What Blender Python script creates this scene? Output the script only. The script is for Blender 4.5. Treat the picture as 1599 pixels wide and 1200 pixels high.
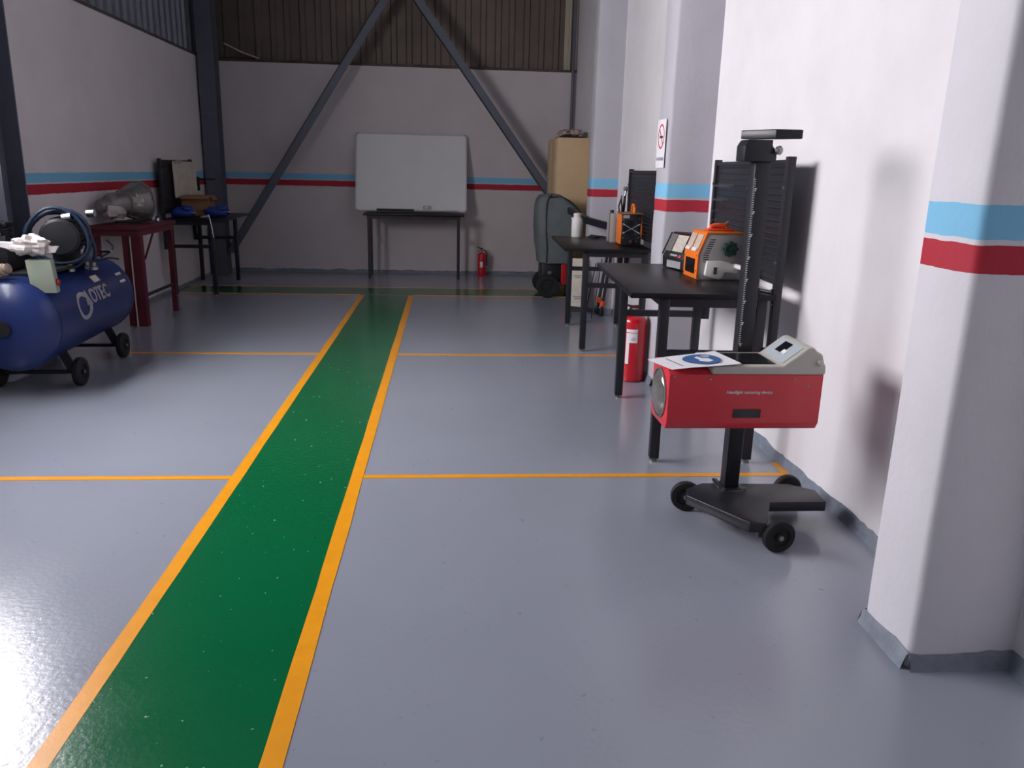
import bpy, bmesh, math, random
from mathutils import Vector, Matrix, noise

for o in list(bpy.data.objects):
    bpy.data.objects.remove(o)
scene = bpy.context.scene
COL = scene.collection
rnd = random.Random(7)

# ------------------------------------------------------------------ camera
YAW, PITCH, ROLL, FPX = 0.08204697, 0.25869132, 0.0242305, 1258.1974
CAM_H = 1.5
fw = Vector((math.sin(YAW) * math.cos(PITCH), math.cos(YAW) * math.cos(PITCH), -math.sin(PITCH)))
rt = Vector((math.cos(YAW), -math.sin(YAW), 0))
up = rt.cross(fw)
rt2 = rt * math.cos(ROLL) + up * math.sin(ROLL)
up2 = up * math.cos(ROLL) - rt * math.sin(ROLL)
cam_data = bpy.data.cameras.new('camera')
cam_data.sensor_fit = 'HORIZONTAL'
cam_data.sensor_width = 36
cam_data.lens = 36 * FPX / 1599
cam_data.clip_start = 0.05
cam = bpy.data.objects.new('camera', cam_data)
cam.matrix_world = Matrix(((rt2.x, up2.x, -fw.x, 0), (rt2.y, up2.y, -fw.y, 0), (rt2.z, up2.z, -fw.z, CAM_H), (0, 0, 0, 1)))
COL.objects.link(cam)
scene.camera = cam

# ------------------------------------------------------------------ world, exposure
W_STRENGTH = 0.30
WINDOW_STRENGTH = 25.0
world = bpy.data.worlds.new('overcast_sky')
scene.world = world
world.use_nodes = True
bg = world.node_tree.nodes['Background']
bg.inputs[0].default_value = (0.90, 0.93, 1.0, 1)
bg.inputs[1].default_value = W_STRENGTH
vs = scene.view_settings
vs.view_transform = 'Standard'
vs.look = 'None'
vs.exposure = 0.0
vs.gamma = 1
vs.use_curve_mapping = False

# ------------------------------------------------------------------ materials
def lin(c):
    return tuple(((v / 255) / 12.92 if v / 255 <= 0.04045 else ((v / 255 + 0.055) / 1.055) ** 2.4) for v in c) + (1,)

def new_mat(name):
    m = bpy.data.materials.new(name)
    m.use_nodes = True
    nt = m.node_tree
    return m, nt, nt.nodes['Principled BSDF']

def noise_node(nt, scale, detail=4, rough=0.6, coord='Object'):
    tc = nt.nodes.new('ShaderNodeTexCoord')
    n = nt.nodes.new('ShaderNodeTexNoise')
    n.inputs['Scale'].default_value = scale
    n.inputs['Detail'].default_value = detail
    n.inputs['Roughness'].default_value = rough
    nt.links.new(tc.outputs[coord], n.inputs['Vector'])
    return n

def ramp(nt, src, stops):
    r = nt.nodes.new('ShaderNodeValToRGB')
    e = r.color_ramp.elements
    e[0].position, e[0].color = stops[0]
    e[1].position, e[1].color = stops[-1]
    for p, c in stops[1:-1]:
        x = e.new(p)
        x.color = c
    nt.links.new(src, r.inputs[0])
    return r.outputs[0]

def mix(nt, fac, a, b, mode='MIX'):
    m = nt.nodes.new('ShaderNodeMix')
    m.data_type = 'RGBA'
    m.blend_type = mode
    for sock, v in ((m.inputs[0], fac), (m.inputs[6], a), (m.inputs[7], b)):
        if hasattr(v, 'is_linked') or hasattr(v, 'node'):
            nt.links.new(v, sock)
        else:
            sock.default_value = v
    return m.outputs[2]

def bump(nt, bsdf, height, strength, dist=0.01):
    b = nt.nodes.new('ShaderNodeBump')
    b.inputs['Strength'].default_value = strength
    b.inputs['Distance'].default_value = dist
    nt.links.new(height, b.inputs['Height'])
    nt.links.new(b.outputs[0], bsdf.inputs['Normal'])

def mat(name, rgb, rough=0.5, metal=0.0, var=0.10, scale=8, bmp=0.0, bscale=60, coat=0.0, spec=0.5):
    m, nt, b = new_mat(name)
    c = lin(rgb)
    n = noise_node(nt, scale)
    lo = tuple(v * (1 - var) for v in c[:3]) + (1,)
    hi = tuple(min(1, v * (1 + var)) for v in c[:3]) + (1,)
    nt.links.new(ramp(nt, n.outputs[0], [(0.3, lo), (0.7, hi)]), b.inputs['Base Color'])
    b.inputs['Roughness'].default_value = rough
    b.inputs['Metallic'].default_value = metal
    b.inputs['Coat Weight'].default_value = coat
    b.inputs['Specular IOR Level'].default_value = spec
    if bmp:
        bump(nt, b, noise_node(nt, bscale, 5).outputs[0], bmp)
    return m

M = {}
M['black_steel'] = mat('black_powder_coat', (29, 30, 37), 0.42, var=0.12)
M['black_top'] = mat('black_laminate', (28, 25, 28), 0.36, var=0.15, scale=14, spec=0.2)
M['black_plastic'] = mat('black_plastic', (26, 26, 30), 0.45)
M['rubber'] = mat('black_rubber', (22, 22, 24), 0.7, bmp=0.1)
M['chrome'] = mat('chrome', (200, 200, 205), 0.18, 1.0, var=0.03)
M['zinc'] = mat('zinc_plated', (150, 150, 150), 0.38, 0.9)
M['red_paint'] = mat('red_paint', (176, 24, 34), 0.38, var=0.05, coat=0.3)
M['tester_red'] = mat('tester_red_enamel', (208, 48, 60), 0.36, var=0.04, coat=0.15)
M['ext_red'] = mat('extinguisher_red', (196, 16, 34), 0.28, var=0.05, coat=0.5)
M['dark_red'] = mat('dark_red_table_paint', (92, 24, 38), 0.5, var=0.12)
M['beige_plastic'] = mat('warm_grey_plastic', (186, 182, 172), 0.4, var=0.03)
M['panel_grey'] = mat('panel_film', (176, 186, 192), 0.35, var=0.03)
M['screen'] = mat('dark_screen', (20, 20, 26), 0.15, var=0.1)
M['lens'] = mat('lens_glass', (120, 118, 116), 0.08, 0.35, var=0.25, scale=20)
M['white'] = mat('white_plastic', (226, 222, 220), 0.4, var=0.03)
M['paper'] = mat('white_paper', (232, 230, 234), 0.7, var=0.02)
M['sign_blue'] = mat('sign_blue', (42, 92, 150), 0.6, var=0.05)
M['sign_red'] = mat('sign_red', (200, 60, 80), 0.6, var=0.05)
M['ink'] = mat('dark_ink', (70, 66, 72), 0.6, var=0.05)
M['grey_ink'] = mat('grey_ink', (150, 148, 155), 0.6, var=0.05)
M['orange'] = mat('orange_paint', (235, 118, 28), 0.4, var=0.05)
M['orange_red'] = mat('orange_red_plastic', (232, 84, 40), 0.4, var=0.05)
M['machine_grey'] = mat('machine_grey', (176, 172, 170), 0.45, 0.1, var=0.05)
M['green_knob'] = mat('green_knob', (40, 70, 62), 0.3, var=0.3, scale=30)
M['label_film'] = mat('printed_label', (196, 186, 176), 0.3, var=0.25, scale=60)
M['steel_paint'] = mat('grey_blue_steel_paint', (92, 94, 108), 0.5, var=0.08)
M['comp_blue'] = mat('compressor_blue', (18, 40, 98), 0.36, var=0.12, scale=4, coat=0.15)
M['hose_blue'] = mat('blue_hose', (32, 48, 72), 0.45, var=0.15)
M['tool_blue'] = mat('blue_plastic_wrap', (38, 66, 150), 0.35, var=0.2, scale=25, bmp=0.2, bscale=30)
M['dark_iron'] = mat('dark_cast_iron', (36, 38, 42), 0.5, 0.3, bmp=0.15)
M['grey_green'] = mat('grey_green_box', (150, 160, 142), 0.5, var=0.06)
M['pale_brass'] = mat('dusty_fitting', (160, 142, 128), 0.5, 0.2, var=0.2, scale=30)
M['plastic_film'] = mat('crumpled_plastic_film', (190, 182, 178), 0.25, var=0.25, scale=18, bmp=0.4, bscale=25)
M['alloy'] = mat('cast_aluminium', (138, 134, 132), 0.42, 0.55, var=0.2, scale=14, bmp=0.25, bscale=35)
M['cardboard'] = mat('cardboard', (150, 110, 80), 0.8, var=0.1)
M['cover'] = mat('grey_canvas_cover', (100, 107, 109), 0.75, var=0.15, scale=6, bmp=0.3, bscale=14)
M['piping'] = mat('dark_piping', (28, 32, 36), 0.7)
M['cabinet'] = mat('beige_cabinet_paint', (212, 182, 142), 0.5, var=0.04)
M['board'] = mat('whiteboard_enamel', (226, 226, 226), 0.25, var=0.03, scale=2)
M['alu'] = mat('aluminium_frame', (200, 201, 204), 0.35, 0.25, var=0.05)
M['bundle'] = mat('patterned_bundle', (180, 156, 146), 0.6, var=0.6, scale=26, bmp=0.3, bscale=20)
M['soiled_white'] = mat('soiled_white_board', (214, 206, 192), 0.7, var=0.12, scale=9)
M['wood_top'] = mat('plain_brown_panel', (160, 110, 84), 0.5, var=0.15)
M['tick'] = mat('white_scale_print', (225, 225, 225), 0.6, var=0.03)
M['yellow'] = mat('orange_line_paint', (238, 158, 22), 0.34, var=0.06, scale=10, bmp=0.05, bscale=90)
M['concrete_cap'] = mat('dusty_wall_cap', (84, 74, 70), 0.85, var=0.3, scale=5)
M['pale_rod'] = mat('pale_rod', (205, 195, 180), 0.6)

def floor_mat(name, rgb, speck, sparkle):
    m, nt, b = new_mat(name)
    c = lin(rgb)
    n1 = noise_node(nt, 0.9, 4, 0.5)
    base = ramp(nt, n1.outputs[0], [(0.3, tuple(v * 0.95 for v in c[:3]) + (1,)), (0.72, tuple(v * 1.04 for v in c[:3]) + (1,))])
    n2 = noise_node(nt, 26, 3, 0.5)
    f = ramp(nt, n2.outputs[0], [(0.69, (0, 0, 0, 1)), (0.73, (1, 1, 1, 1))])
    base = mix(nt, f, base, tuple(v * speck for v in c[:3]) + (1,))
    if sparkle:
        n4 = noise_node(nt, 46, 2, 0.4)
        g = ramp(nt, n4.outputs[0], [(0.735, (0, 0, 0, 1)), (0.77, (1, 1, 1, 1))])
        base = mix(nt, g, base, lin((170, 185, 175)))
    nt.links.new(base, b.inputs['Base Color'])
    b.inputs['Specular IOR Level'].default_value = 0.68
    n3 = noise_node(nt, 3.5, 4)
    nt.links.new(ramp(nt, n3.outputs[0], [(0.3, (0.165,) * 3 + (1,)), (0.7, (0.21,) * 3 + (1,))]), b.inputs['Roughness'])
    bump(nt, b, noise_node(nt, 48, 5, 0.55).outputs[0], 0.15, 0.006)
    return m
M['floor'] = floor_mat('grey_epoxy_floor', (146, 151, 164), 0.80, False)
M['green'] = floor_mat('green_lane_paint', (4, 100, 58), 0.85, True)

def wall_mat(name, rgb, bands, rough=0.75, bscale=9, bstr=0.25):
    """painted plaster; bands = [(z0, z1, colour)] painted around the room at one height"""
    m, nt, b = new_mat(name)
    c = lin(rgb)
    n = noise_node(nt, 2.2, 5)
    col = ramp(nt, n.outputs[0], [(0.3, tuple(v * 0.94 for v in c[:3]) + (1,)), (0.7, tuple(min(1, v * 1.03) for v in c[:3]) + (1,))])
    geo = nt.nodes.new('ShaderNodeNewGeometry')
    sep = nt.nodes.new('ShaderNodeSeparateXYZ')
    nt.links.new(geo.outputs['Position'], sep.inputs[0])
    wob = noise_node(nt, 9, 2)
    ma = nt.nodes.new('ShaderNodeMath')
    ma.operation = 'MULTIPLY_ADD'
    ma.inputs[1].default_value = 0.012
    nt.links.new(wob.outputs[0], ma.inputs[0])
    nt.links.new(sep.outputs[2], ma.inputs[2])
    for z0, z1, rgb2 in bands:
        a = nt.nodes.new('ShaderNodeMath'); a.operation = 'GREATER_THAN'; a.inputs[1].default_value = z0 + 0.006
        d = nt.nodes.new('ShaderNodeMath'); d.operation = 'LESS_THAN'; d.inputs[1].default_value = z1 + 0.006
        nt.links.new(ma.outputs[0], a.inputs[0]); nt.links.new(ma.outputs[0], d.inputs[0])
        p = nt.nodes.new('ShaderNodeMath'); p.operation = 'MULTIPLY'
        nt.links.new(a.outputs[0], p.inputs[0]); nt.links.new(d.outputs[0], p.inputs[1])
        col = mix(nt, p.outputs[0], col, lin(rgb2))
    nt.links.new(col, b.inputs['Base Color'])
    b.inputs['Roughness'].default_value = rough
    bump(nt, b, noise_node(nt, bscale, 6, 0.6).outputs[0], bstr, 0.01)
    return m
BLUE, RED = (126, 190, 226), (176, 36, 56)
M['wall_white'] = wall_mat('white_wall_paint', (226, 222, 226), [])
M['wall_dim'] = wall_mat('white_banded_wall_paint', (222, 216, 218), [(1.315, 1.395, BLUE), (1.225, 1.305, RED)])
M['wall_back'] = wall_mat('shaded_banded_wall_paint', (204, 196, 198), [(1.315, 1.395, BLUE), (1.225, 1.305, RED)])  # left wall's banded paint, darkened in colour for the back wall's dimmer light
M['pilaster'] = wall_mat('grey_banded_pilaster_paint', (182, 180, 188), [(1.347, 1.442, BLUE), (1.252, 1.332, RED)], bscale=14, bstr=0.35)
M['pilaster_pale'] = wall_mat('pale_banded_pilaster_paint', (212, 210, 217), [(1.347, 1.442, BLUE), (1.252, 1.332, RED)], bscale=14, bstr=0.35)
M['skirt'] = mat('grey_skirting_paint', (120, 128, 142), 0.5, var=0.2, scale=14, bmp=0.4, bscale=30)
M['cladding'] = mat('aged_metal_sheet', (108, 96, 88), 0.6, 0.2, var=0.22, scale=1.6)
M['cladding_pale'] = mat('pale_fibreglass_sheet', (176, 168, 150), 0.5, var=0.1, scale=1.6)
M['cladding_blue'] = mat('galvanised_sheet', (120, 126, 136), 0.5, 0.3, var=0.12, scale=1.6)
mw, nt_, b_ = new_mat('daylit_window_pane')
b_.inputs['Base Color'].default_value = (0.8, 0.85, 0.9, 1)
b_.inputs['Roughness'].default_value = 0.3
b_.inputs['Emission Color'].default_value = (1.0, 0.965, 0.985, 1)
b_.inputs['Emission Strength'].default_value = WINDOW_STRENGTH
M['pane'] = mw

# ------------------------------------------------------------------ mesh builder
def frame_of(d):
    d = Vector(d).normalized()
    a = Vector((0, 0, 1)) if abs(d.z) < 0.9 else Vector((1, 0, 0))
    u = d.cross(a).normalized()
    return d, u, d.cross(u)

class MB:
    def __init__(s):
        s.v, s.f = [], []
    def add(s, vs, fs):
        k = len(s.v)
        s.v += [tuple(p) for p in vs]
        s.f += [tuple(i + k for i in f) for f in fs]
        return s
    def hexa(s, p):     # 8 corners: bottom loop, top loop
        return s.add(p, [(3, 2, 1, 0), (4, 5, 6, 7), (0, 1, 5, 4), (1, 2, 6, 5), (2, 3, 7, 6), (3, 0, 4, 7)])
    def box(s, x0, x1, y0, y1, z0, z1):
        return s.hexa([(x0, y0, z0), (x1, y0, z0), (x1, y1, z0), (x0, y1, z0), (x0, y0, z1), (x1, y0, z1), (x1, y1, z1), (x0, y1, z1)])
    def obox(s, c, ax, ay, az):   # centre and three half vectors
        c, ax, ay, az = Vector(c), Vector(ax), Vector(ay), Vector(az)
        return s.hexa([c + sx * ax + sy * ay + sz * az for sz in (-1, 1) for sx, sy in ((-1, -1), (1, -1), (1, 1), (-1, 1))])
    def bar(s, p0, p1, w, h, upv=(0, 0, 1)):
        p0, p1 = Vector(p0), Vector(p1)
        d = (p1 - p0)
        u = d.cross(Vector(upv)).normalized()
        v = u.cross(d).normalized()
        return s.obox((p0 + p1) / 2, u * w / 2, d / 2, v * h / 2)
    def cyl(s, p0, p1, r, n=16, r1=None):
        r1 = r if r1 is None else r1
        p0, p1 = Vector(p0), Vector(p1)
        d, u, w = frame_of(p1 - p0)
        vs = []
        for p, rr in ((p0, r), (p1, r1)):
            vs += [p + (u * math.cos(2 * math.pi * i / n) + w * math.sin(2 * math.pi * i / n)) * rr for i in range(n)]
        fs = [(i, (i + 1) % n, n + (i + 1) % n, n + i) for i in range(n)] + [tuple(range(n))[::-1], tuple(range(n, 2 * n))]
        return s.add(vs, fs)
    def lathe(s, prof, c, d, n=24, cap=True):   # prof = [(r, t)] along d
        c = Vector(c)
        d, u, w = frame_of(d)
        vs, fs = [], []
        for r, t in prof:
            vs += [c + d * t + (u * math.cos(2 * math.pi * i / n) + w * math.sin(2 * math.pi * i / n)) * r for i in range(n)]
        for k in range(len(prof) - 1):
            fs += [(k * n + i, k * n + (i + 1) % n, (k + 1) * n + (i + 1) % n, (k + 1) * n + i) for i in range(n)]
        if cap:
            fs += [tuple(range(n))[::-1], tuple(range((len(prof) - 1) * n, len(prof) * n))]
        return s.add(vs, fs)
    def tube(s, pts, r, n=8, closed=False):
        pts = [Vector(p) for p in pts]
        m = len(pts)
        vs, fs = [], []
        prev = None
        for i in range(m):
            a = pts[(i - 1) % m] if (closed or i) else pts[0]
            b = pts[(i + 1) % m] if (closed or i < m - 1) else pts[-1]
            d = (b - a).normalized()
            if prev is None:
                _, u, w = frame_of(d)
            else:
                u = (prev - d * prev.dot(d)).normalized()
                w = d.cross(u)
            prev = u
            vs += [pts[i] + (u * math.cos(2 * math.pi * k / n) + w * math.sin(2 * math.pi * k / n)) * r for k in range(n)]
        for i in range(m if closed else m - 1):
            j = (i + 1) % m
            fs += [(i * n + k, i * n + (k + 1) % n, j * n + (k + 1) % n, j * n + k) for k in range(n)]
        if not closed:
            fs += [tuple(range(n))[::-1], tuple(range((m - 1) * n, m * n))]
        return s.add(vs, fs)
    def prism(s, poly, o, u, v, w):   # 2d polygon on plane (o,u,v), extruded by vector w
        o, u, v, w = Vector(o), Vector(u), Vector(v), Vector(w)
        n = len(poly)
        vs = [o + u * a + v * b for a, b in poly] + [o + u * a + v * b + w for a, b in poly]
        fs = [tuple(range(n))[::-1], tuple(range(n, 2 * n))] + [(i, (i + 1) % n, n + (i + 1) % n, n + i) for i in range(n)]
        return s.add(vs, fs)
    def blob(s, c, rx, ry, rz, seed=0, amp=0.25, freq=3.0, n=16, m=10):
        c = Vector(c)
        vs = []
        for j in range(m + 1):
            th = math.pi * j / m
            for i in range(n):
                ph = 2 * math.pi * i / n
                p = Vector((math.sin(th) * math.cos(ph), math.sin(th) * math.sin(ph), math.cos(th)))
                k = 1 + amp * noise.noise(p * freq + Vector((seed * 3.7, seed, 0)))
                vs.append(c + Vector((p.x * rx, p.y * ry, p.z * rz)) * k)
        fs = [(j * n + i, (j + 1) * n + i, (j + 1) * n + (i + 1) % n, j * n + (i + 1) % n) for j in range(m) for i in range(n)]
        return s.add(vs, fs)
    def mesh(s, name, bevel=0, seg=2, smooth=None):
        me = bpy.data.meshes.new(name)
        bm = bmesh.new()
        vv = [bm.verts.new(p) for p in s.v]
        for f in s.f:
            try:
                bm.faces.new([vv[i] for i in f])
            except ValueError:
                pass
        if smooth is not None and not bevel:
            bmesh.ops.remove_doubles(bm, verts=bm.verts[:], dist=1e-6)
        bmesh.ops.recalc_face_normals(bm, faces=bm.faces[:])
        if bevel:
            ed = [e for e in bm.edges if len(e.link_faces) == 2 and e.calc_face_angle(0) > 0.5]
            bmesh.ops.bevel(bm, geom=ed, offset=bevel, segments=seg, affect='EDGES', profile=0.5, clamp_overlap=True)
        bm.to_mesh(me)
        bm.free()
        if bevel or smooth is not None:
            for p in me.polygons:
                p.use_smooth = True
            me.set_sharp_from_angle(angle=math.radians(smooth if smooth else 40))
        return me
    def build(s, name, m, parent=None, bevel=0, seg=2, smooth=None, world=False):
        me = s.mesh(name, bevel, seg, smooth)
        return link(name, me, m, parent, world)

def world_of(o):
    w = o.matrix_basis.copy()
    while o.parent:
        o = o.parent
        w = o.matrix_basis @ w
    return w

def link(name, me, m, parent=None, world=False):
    if m is not None:
        me.materials.append(M[m])
    o = bpy.data.objects.new(name, me)
    COL.objects.link(o)
    if parent:
        o.parent = parent
        if world:
            me.transform(world_of(parent).inverted())
    return o

def thing(name, label, cat, loc=(0, 0, 0), rz=0, group=None):
    o = bpy.data.objects.new(name, None)
    o.empty_display_size = 0.1
    o.location = loc
    o.rotation_euler = (0, 0, rz)
    COL.objects.link(o)
    return tag(o, label, cat, group)

def tag(o, label, cat, group=None, kind=None):
    o['label'] = label
    o['category'] = cat
    if group:
        o['group'] = group
    if kind:
        o['kind'] = kind
    return o

def struct(o, label, cat):
    return tag(o, label, cat, kind='structure')

def text(name, body, size, m, parent, o, u, v, align='CENTER', shear=0.0, bold=0.0, world=True):
    """flat lettering at o, reading along u with v up"""
    cu = bpy.data.curves.new(name, 'FONT')
    cu.body = body
    cu.size = size
    cu.align_x = align
    cu.align_y = 'CENTER'
    cu.shear = shear
    cu.offset = bold
    cu.extrude = 0.0006
    tmp = bpy.data.objects.new(name + '_tmp', cu)
    COL.objects.link(tmp)
    dg = bpy.context.evaluated_depsgraph_get()
    me = bpy.data.meshes.new_from_object(tmp.evaluated_get(dg))
    bpy.data.objects.remove(tmp)
    bpy.data.curves.remove(cu)
    u, v = Vector(u).normalized(), Vector(v).normalized()
    w = u.cross(v)
    me.transform(Matrix(((u.x, v.x, w.x, o[0]), (u.y, v.y, w.y, o[1]), (u.z, v.z, w.z, o[2]), (0, 0, 0, 1))))
    me.materials.clear()
    return link(name, me, m, parent, world)

def smooth_path(p, k=6):
    p = [Vector(q) for q in p]
    out = []
    for i in range(len(p) - 1):
        a, b, c, d = p[max(0, i - 1)], p[i], p[i + 1], p[min(len(p) - 1, i + 2)]
        for j in range(k):
            t = j / k
            out.append(0.5 * ((2 * b) + (c - a) * t + (2 * a - 5 * b + 4 * c - d) * t * t + (3 * b - a - 3 * c + d) * t ** 3))
    out.append(p[-1])
    return out

def copy_tree(o, parent=None):
    c = o.copy()
    COL.objects.link(c)
    c.parent = parent
    for ch in list(o.children):
        copy_tree(ch, c)
    return c

# ------------------------------------------------------------------ the room
XL, XR, YB, YF, ZR = -3.30, 1.80, 12.03, -3.0, 5.4
ZW = 2.86                       # top of the masonry
WY0, WY1, WZ0, WZ1 = 2.7, 5.93, 1.9, 3.3     # window in the left wall

fl = MB().box(XL - 0.3, XR + 0.3, YF, YB + 0.3, -0.15, 0).build('floor', 'floor')
struct(fl, 'glossy grey painted concrete floor with green lane and orange lines', 'floor')

def stripe(name, m, pts_l, pts_r, z=0.0015):
    """painted strip between two polylines, a thin real coat of paint"""
    n = len(pts_l)
    b = MB()
    vs = [(x, y, 0.0) for x, y in pts_l] + [(x, y, 0.0) for x, y in pts_r] + [(x, y, z) for x, y in pts_l] + [(x, y, z) for x, y in pts_r]
    fs = []
    for i in range(n - 1):
        fs.append((2 * n + i, 3 * n + i, 3 * n + i + 1, 2 * n + i + 1))
        fs.append((i, 2 * n + i, 2 * n + i + 1, i + 1))
        fs.append((n + i, n + i + 1, 3 * n + i + 1, 3 * n + i))
    fs += [(0, n, 3 * n, 2 * n), (n - 1, 3 * n - 1, 4 * n - 1, 2 * n - 1)]
    b.add(vs, fs)
    return b.build(name, m, fl)
ys = [YF + (9.84 - YF) * i / 90 for i in range(91)]
def wav(y, s):
    return 0.004 * noise.noise(Vector((y * 1.7, s, 0))) + 0.002 * noise.noise(Vector((y * 9, s + 5, 0)))
gl = [(-1.012 + wav(y, 1), y) for y in ys]
gr = [(-0.482 + wav(y, 2), y) for y in ys]
stripe('green_lane', 'green', gl, gr)
stripe('orange_line', 'yellow', [(-1.068 + wav(y, 3), y) for y in ys], gl, 0.0025)
stripe('orange_line', 'yellow', gr, [(-0.421 + wav(y, 4), y) for y in ys], 0.0025)
def xline(x0, x1, y, w=0.05, m='yellow', name='orange_line', z=0.0022):
    xs = [x0 + (x1 - x0) * i / 30 for i in range(31)]
    return stripe(name, m, [(x, y - w / 2 + wav(x, y)) for x in xs], [(x, y + w / 2 + wav(x, y + 3)) for x in xs], z)
xline(-1.07, XL, 3.825, 0.045); xline(-0.42, XR, 3.825, 0.045)
xline(-1.07, -2.6, 6.60, 0.045); xline(-0.42, XR, 6.60, 0.045)
stripe('green_cross_lane', 'green', [(XL, 9.88), (XR, 9.88)], [(XL, 10.46), (XR, 10.46)])
xline(-1.07, XL, 9.86, 0.04); xline(-0.42, XR, 9.86, 0.04); xline(XL, XR, 10.48, 0.04)
stripe('orange_line', 'yellow', [(XR - 0.05, 3.80), (XR - 0.05, 4.0)], [(XR, 3.80), (XR, 4.0)], 0.0021)

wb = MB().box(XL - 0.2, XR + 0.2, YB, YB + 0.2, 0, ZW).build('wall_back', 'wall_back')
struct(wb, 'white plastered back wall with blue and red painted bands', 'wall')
MB().box(XL - 0.2, XR + 0.2, YB - 0.012, YB + 0.22, ZW, ZW + 0.035).build('wall_cap', 'concrete_cap', wb, bevel=0.006)

wl = MB()
wl.box(XL - 0.2, XL, WY1, YB, 0, ZW)
wl.box(XL - 0.2, XL, YF, WY0, 0, ZW)
wl.box(XL - 0.2, XL, WY0, WY1, 0, WZ0)
wl = wl.build('wall_left', 'wall_dim')
struct(wl, 'white plastered left wall with blue and red painted bands', 'wall')
MB().box(XL - 0.22, XL + 0.012, WY1, YB - 0.012, ZW, ZW + 0.03).build('wall_cap', 'concrete_cap', wl, bevel=0.006)

wr = MB().box(XR, XR + 0.2, YF, YB, 0, ZR).build('wall_right', 'wall_white')
struct(wr, 'bright white right wall with grey pilasters', 'wall')

def pilaster(x, y0, y1, seed, m='pilaster'):
    """plastered pier with a slightly uneven surface and rounded arris"""
    b = MB()
    nz, prof = 60, []
    r = 0.022
    pl = [(XR + 0.01, y0), (XR - 0.06, y0), ((XR + x) / 2, y0), (x + r, y0), (x + r * 0.3, y0 + r * 0.3), (x, y0 + r), (x, (y0 + y1) / 2), (x, y1 - r), (x + r * 0.3, y1 - r * 0.3), (x + r, y1), (XR + 0.01, y1)]
    k = len(pl)
    vs = []
    for j in range(nz + 1):
        z = ZR * j / nz
        for i, (px, py) in enumerate(pl):
            d = 0.007 * noise.noise(Vector((px * 4, py * 4 + seed, z * 2.3))) + 0.003 * noise.noise(Vector((px * 9, seed, z * 11)))
            vs.append((px + (d if px < XR - 0.02 else 0), py + d * 0.8, z))
    fs = [(j * k + i, j * k + i + 1, (j + 1) * k + i + 1, (j + 1) * k + i) for j in range(nz) for i in range(k - 1)]
    b.add(vs, fs)
    return b.build('pilaster', m, wr, smooth=50)
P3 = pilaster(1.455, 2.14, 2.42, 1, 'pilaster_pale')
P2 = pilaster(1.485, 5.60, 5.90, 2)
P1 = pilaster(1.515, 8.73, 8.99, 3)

def skirting(name, label, segs, nrm_h=0.055):
    """floor paint carried up the foot of the wall, with a brushed uneven top"""
    b = MB()
    for (x0, y0), (x1, y1), (nx, ny) in segs:
        L = math.hypot(x1 - x0, y1 - y0)
        n = max(4, int(L / 0.035))
        vs = []
        for i in range(n + 1):
            t = i / n
            x, y = x0 + (x1 - x0) * t, y0 + (y1 - y0) * t
            h = nrm_h + 0.016 * noise.noise(Vector((x * 6, y * 6, 3))) + 0.008 * noise.noise(Vector((x * 25, y * 25, 9)))
            o = 0.022 + 0.008 * noise.noise(Vector((x * 5, y * 5, 7)))
            vs += [(x, y, h), (x + nx * 0.008, y + ny * 0.008, h - 0.006), (x + nx * 0.012, y + ny * 0.012, 0.02), (x + nx * o, y + ny * o, 0.0)]
        fs = [(i * 4 + k, i * 4 + k + 1, (i + 1) * 4 + k + 1, (i + 1) * 4 + k) for i in range(n) for k in range(3)]
        fs += [(0, 1, 2, 3), (n * 4, n * 4 + 3, n * 4 + 2, n * 4 + 1)]
        b.add(vs, fs)
    o = b.build(name, 'skirt', smooth=60)
    return struct(o, label, 'baseboard')
segs = []
ycur = YF
for x, y0, y1 in ((1.455, 2.14, 2.42), (1.485, 5.60, 5.90), (1.515, 8.73, 8.99)):
    segs += [((XR, ycur), (XR, y0), (-1, 0)), ((XR, y0), (x, y0), (0, -1)), ((x, y0), (x, y1), (-1, 0)), ((x, y1), (XR, y1), (0, 1))]
    ycur = y1
segs.append(((XR, ycur), (XR, YB), (-1, 0)))
skirting('baseboard_right', 'uneven grey painted skirting along the right wall and its pilasters', segs)
skirting('baseboard_back', 'grey painted skirting along the foot of the back wall', [((XL, YB), (XR, YB), (0, -1))], 0.045)
skirting('baseboard_left', 'grey painted skirting along the foot of the left wall', [((XL, YF), (XL, YB), (1, 0))], 0.04)

# corrugated cladding above the masonry
def sheet(o, u, n, width, z0, z1, m, parent):
    """one trapezoidal metal sheet: o corner, u along the wall, n into the room"""
    b = MB()
    pitch = width / 5
    prof = []
    for k in range(5):
        s = k * pitch
        prof += [(s, 0), (s + pitch * 0.52, 0), (s + pitch * 0.60, 0.032), (s + pitch * 0.90, 0.032), (s + pitch * 0.98, 0)]
    prof.append((width, 0))
    u, n, o = Vector(u), Vector(n), Vector(o)
    k = len(prof)
    vs = []
    for t in (0, 0.004):
        for z in (z0, z1):
            vs += [o + u * a + n * (c + t) + Vector((0, 0, z)) for a, c in prof]
    fs = []
    for base in (0, 2 * k):
        fs += [(base + i, base + i + 1, base + k + i + 1, base + k + i) for i in range(k - 1)]
    b.add(vs, fs)
    return b.build('cladding_sheet', m, parent)
cb = MB().box(XL - 0.2, XR + 0.2, YB + 0.19, YB + 0.22, ZW, ZR).build('wall_back_upper', 'cladding')
struct(cb, 'dark ribbed metal cladding above the back wall', 'wall')
nw = 5
xs0, wd = XL - 0.1, 1.03
for i in range(nw):
    last = i == nw - 1
    sheet((xs0 + i * wd, YB + 0.13 - (i % 2) * 0.006, 0), (1, 0, 0), (0, -1, 0), wd + 0.02, ZW + 0.03, ZR, 'cladding', cb)
sheet((1.62, YB + 0.10, 0), (1, 0, 0), (0, -1, 0), 0.5, ZW + 0.03, ZR, 'cladding_pale', cb)
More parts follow.
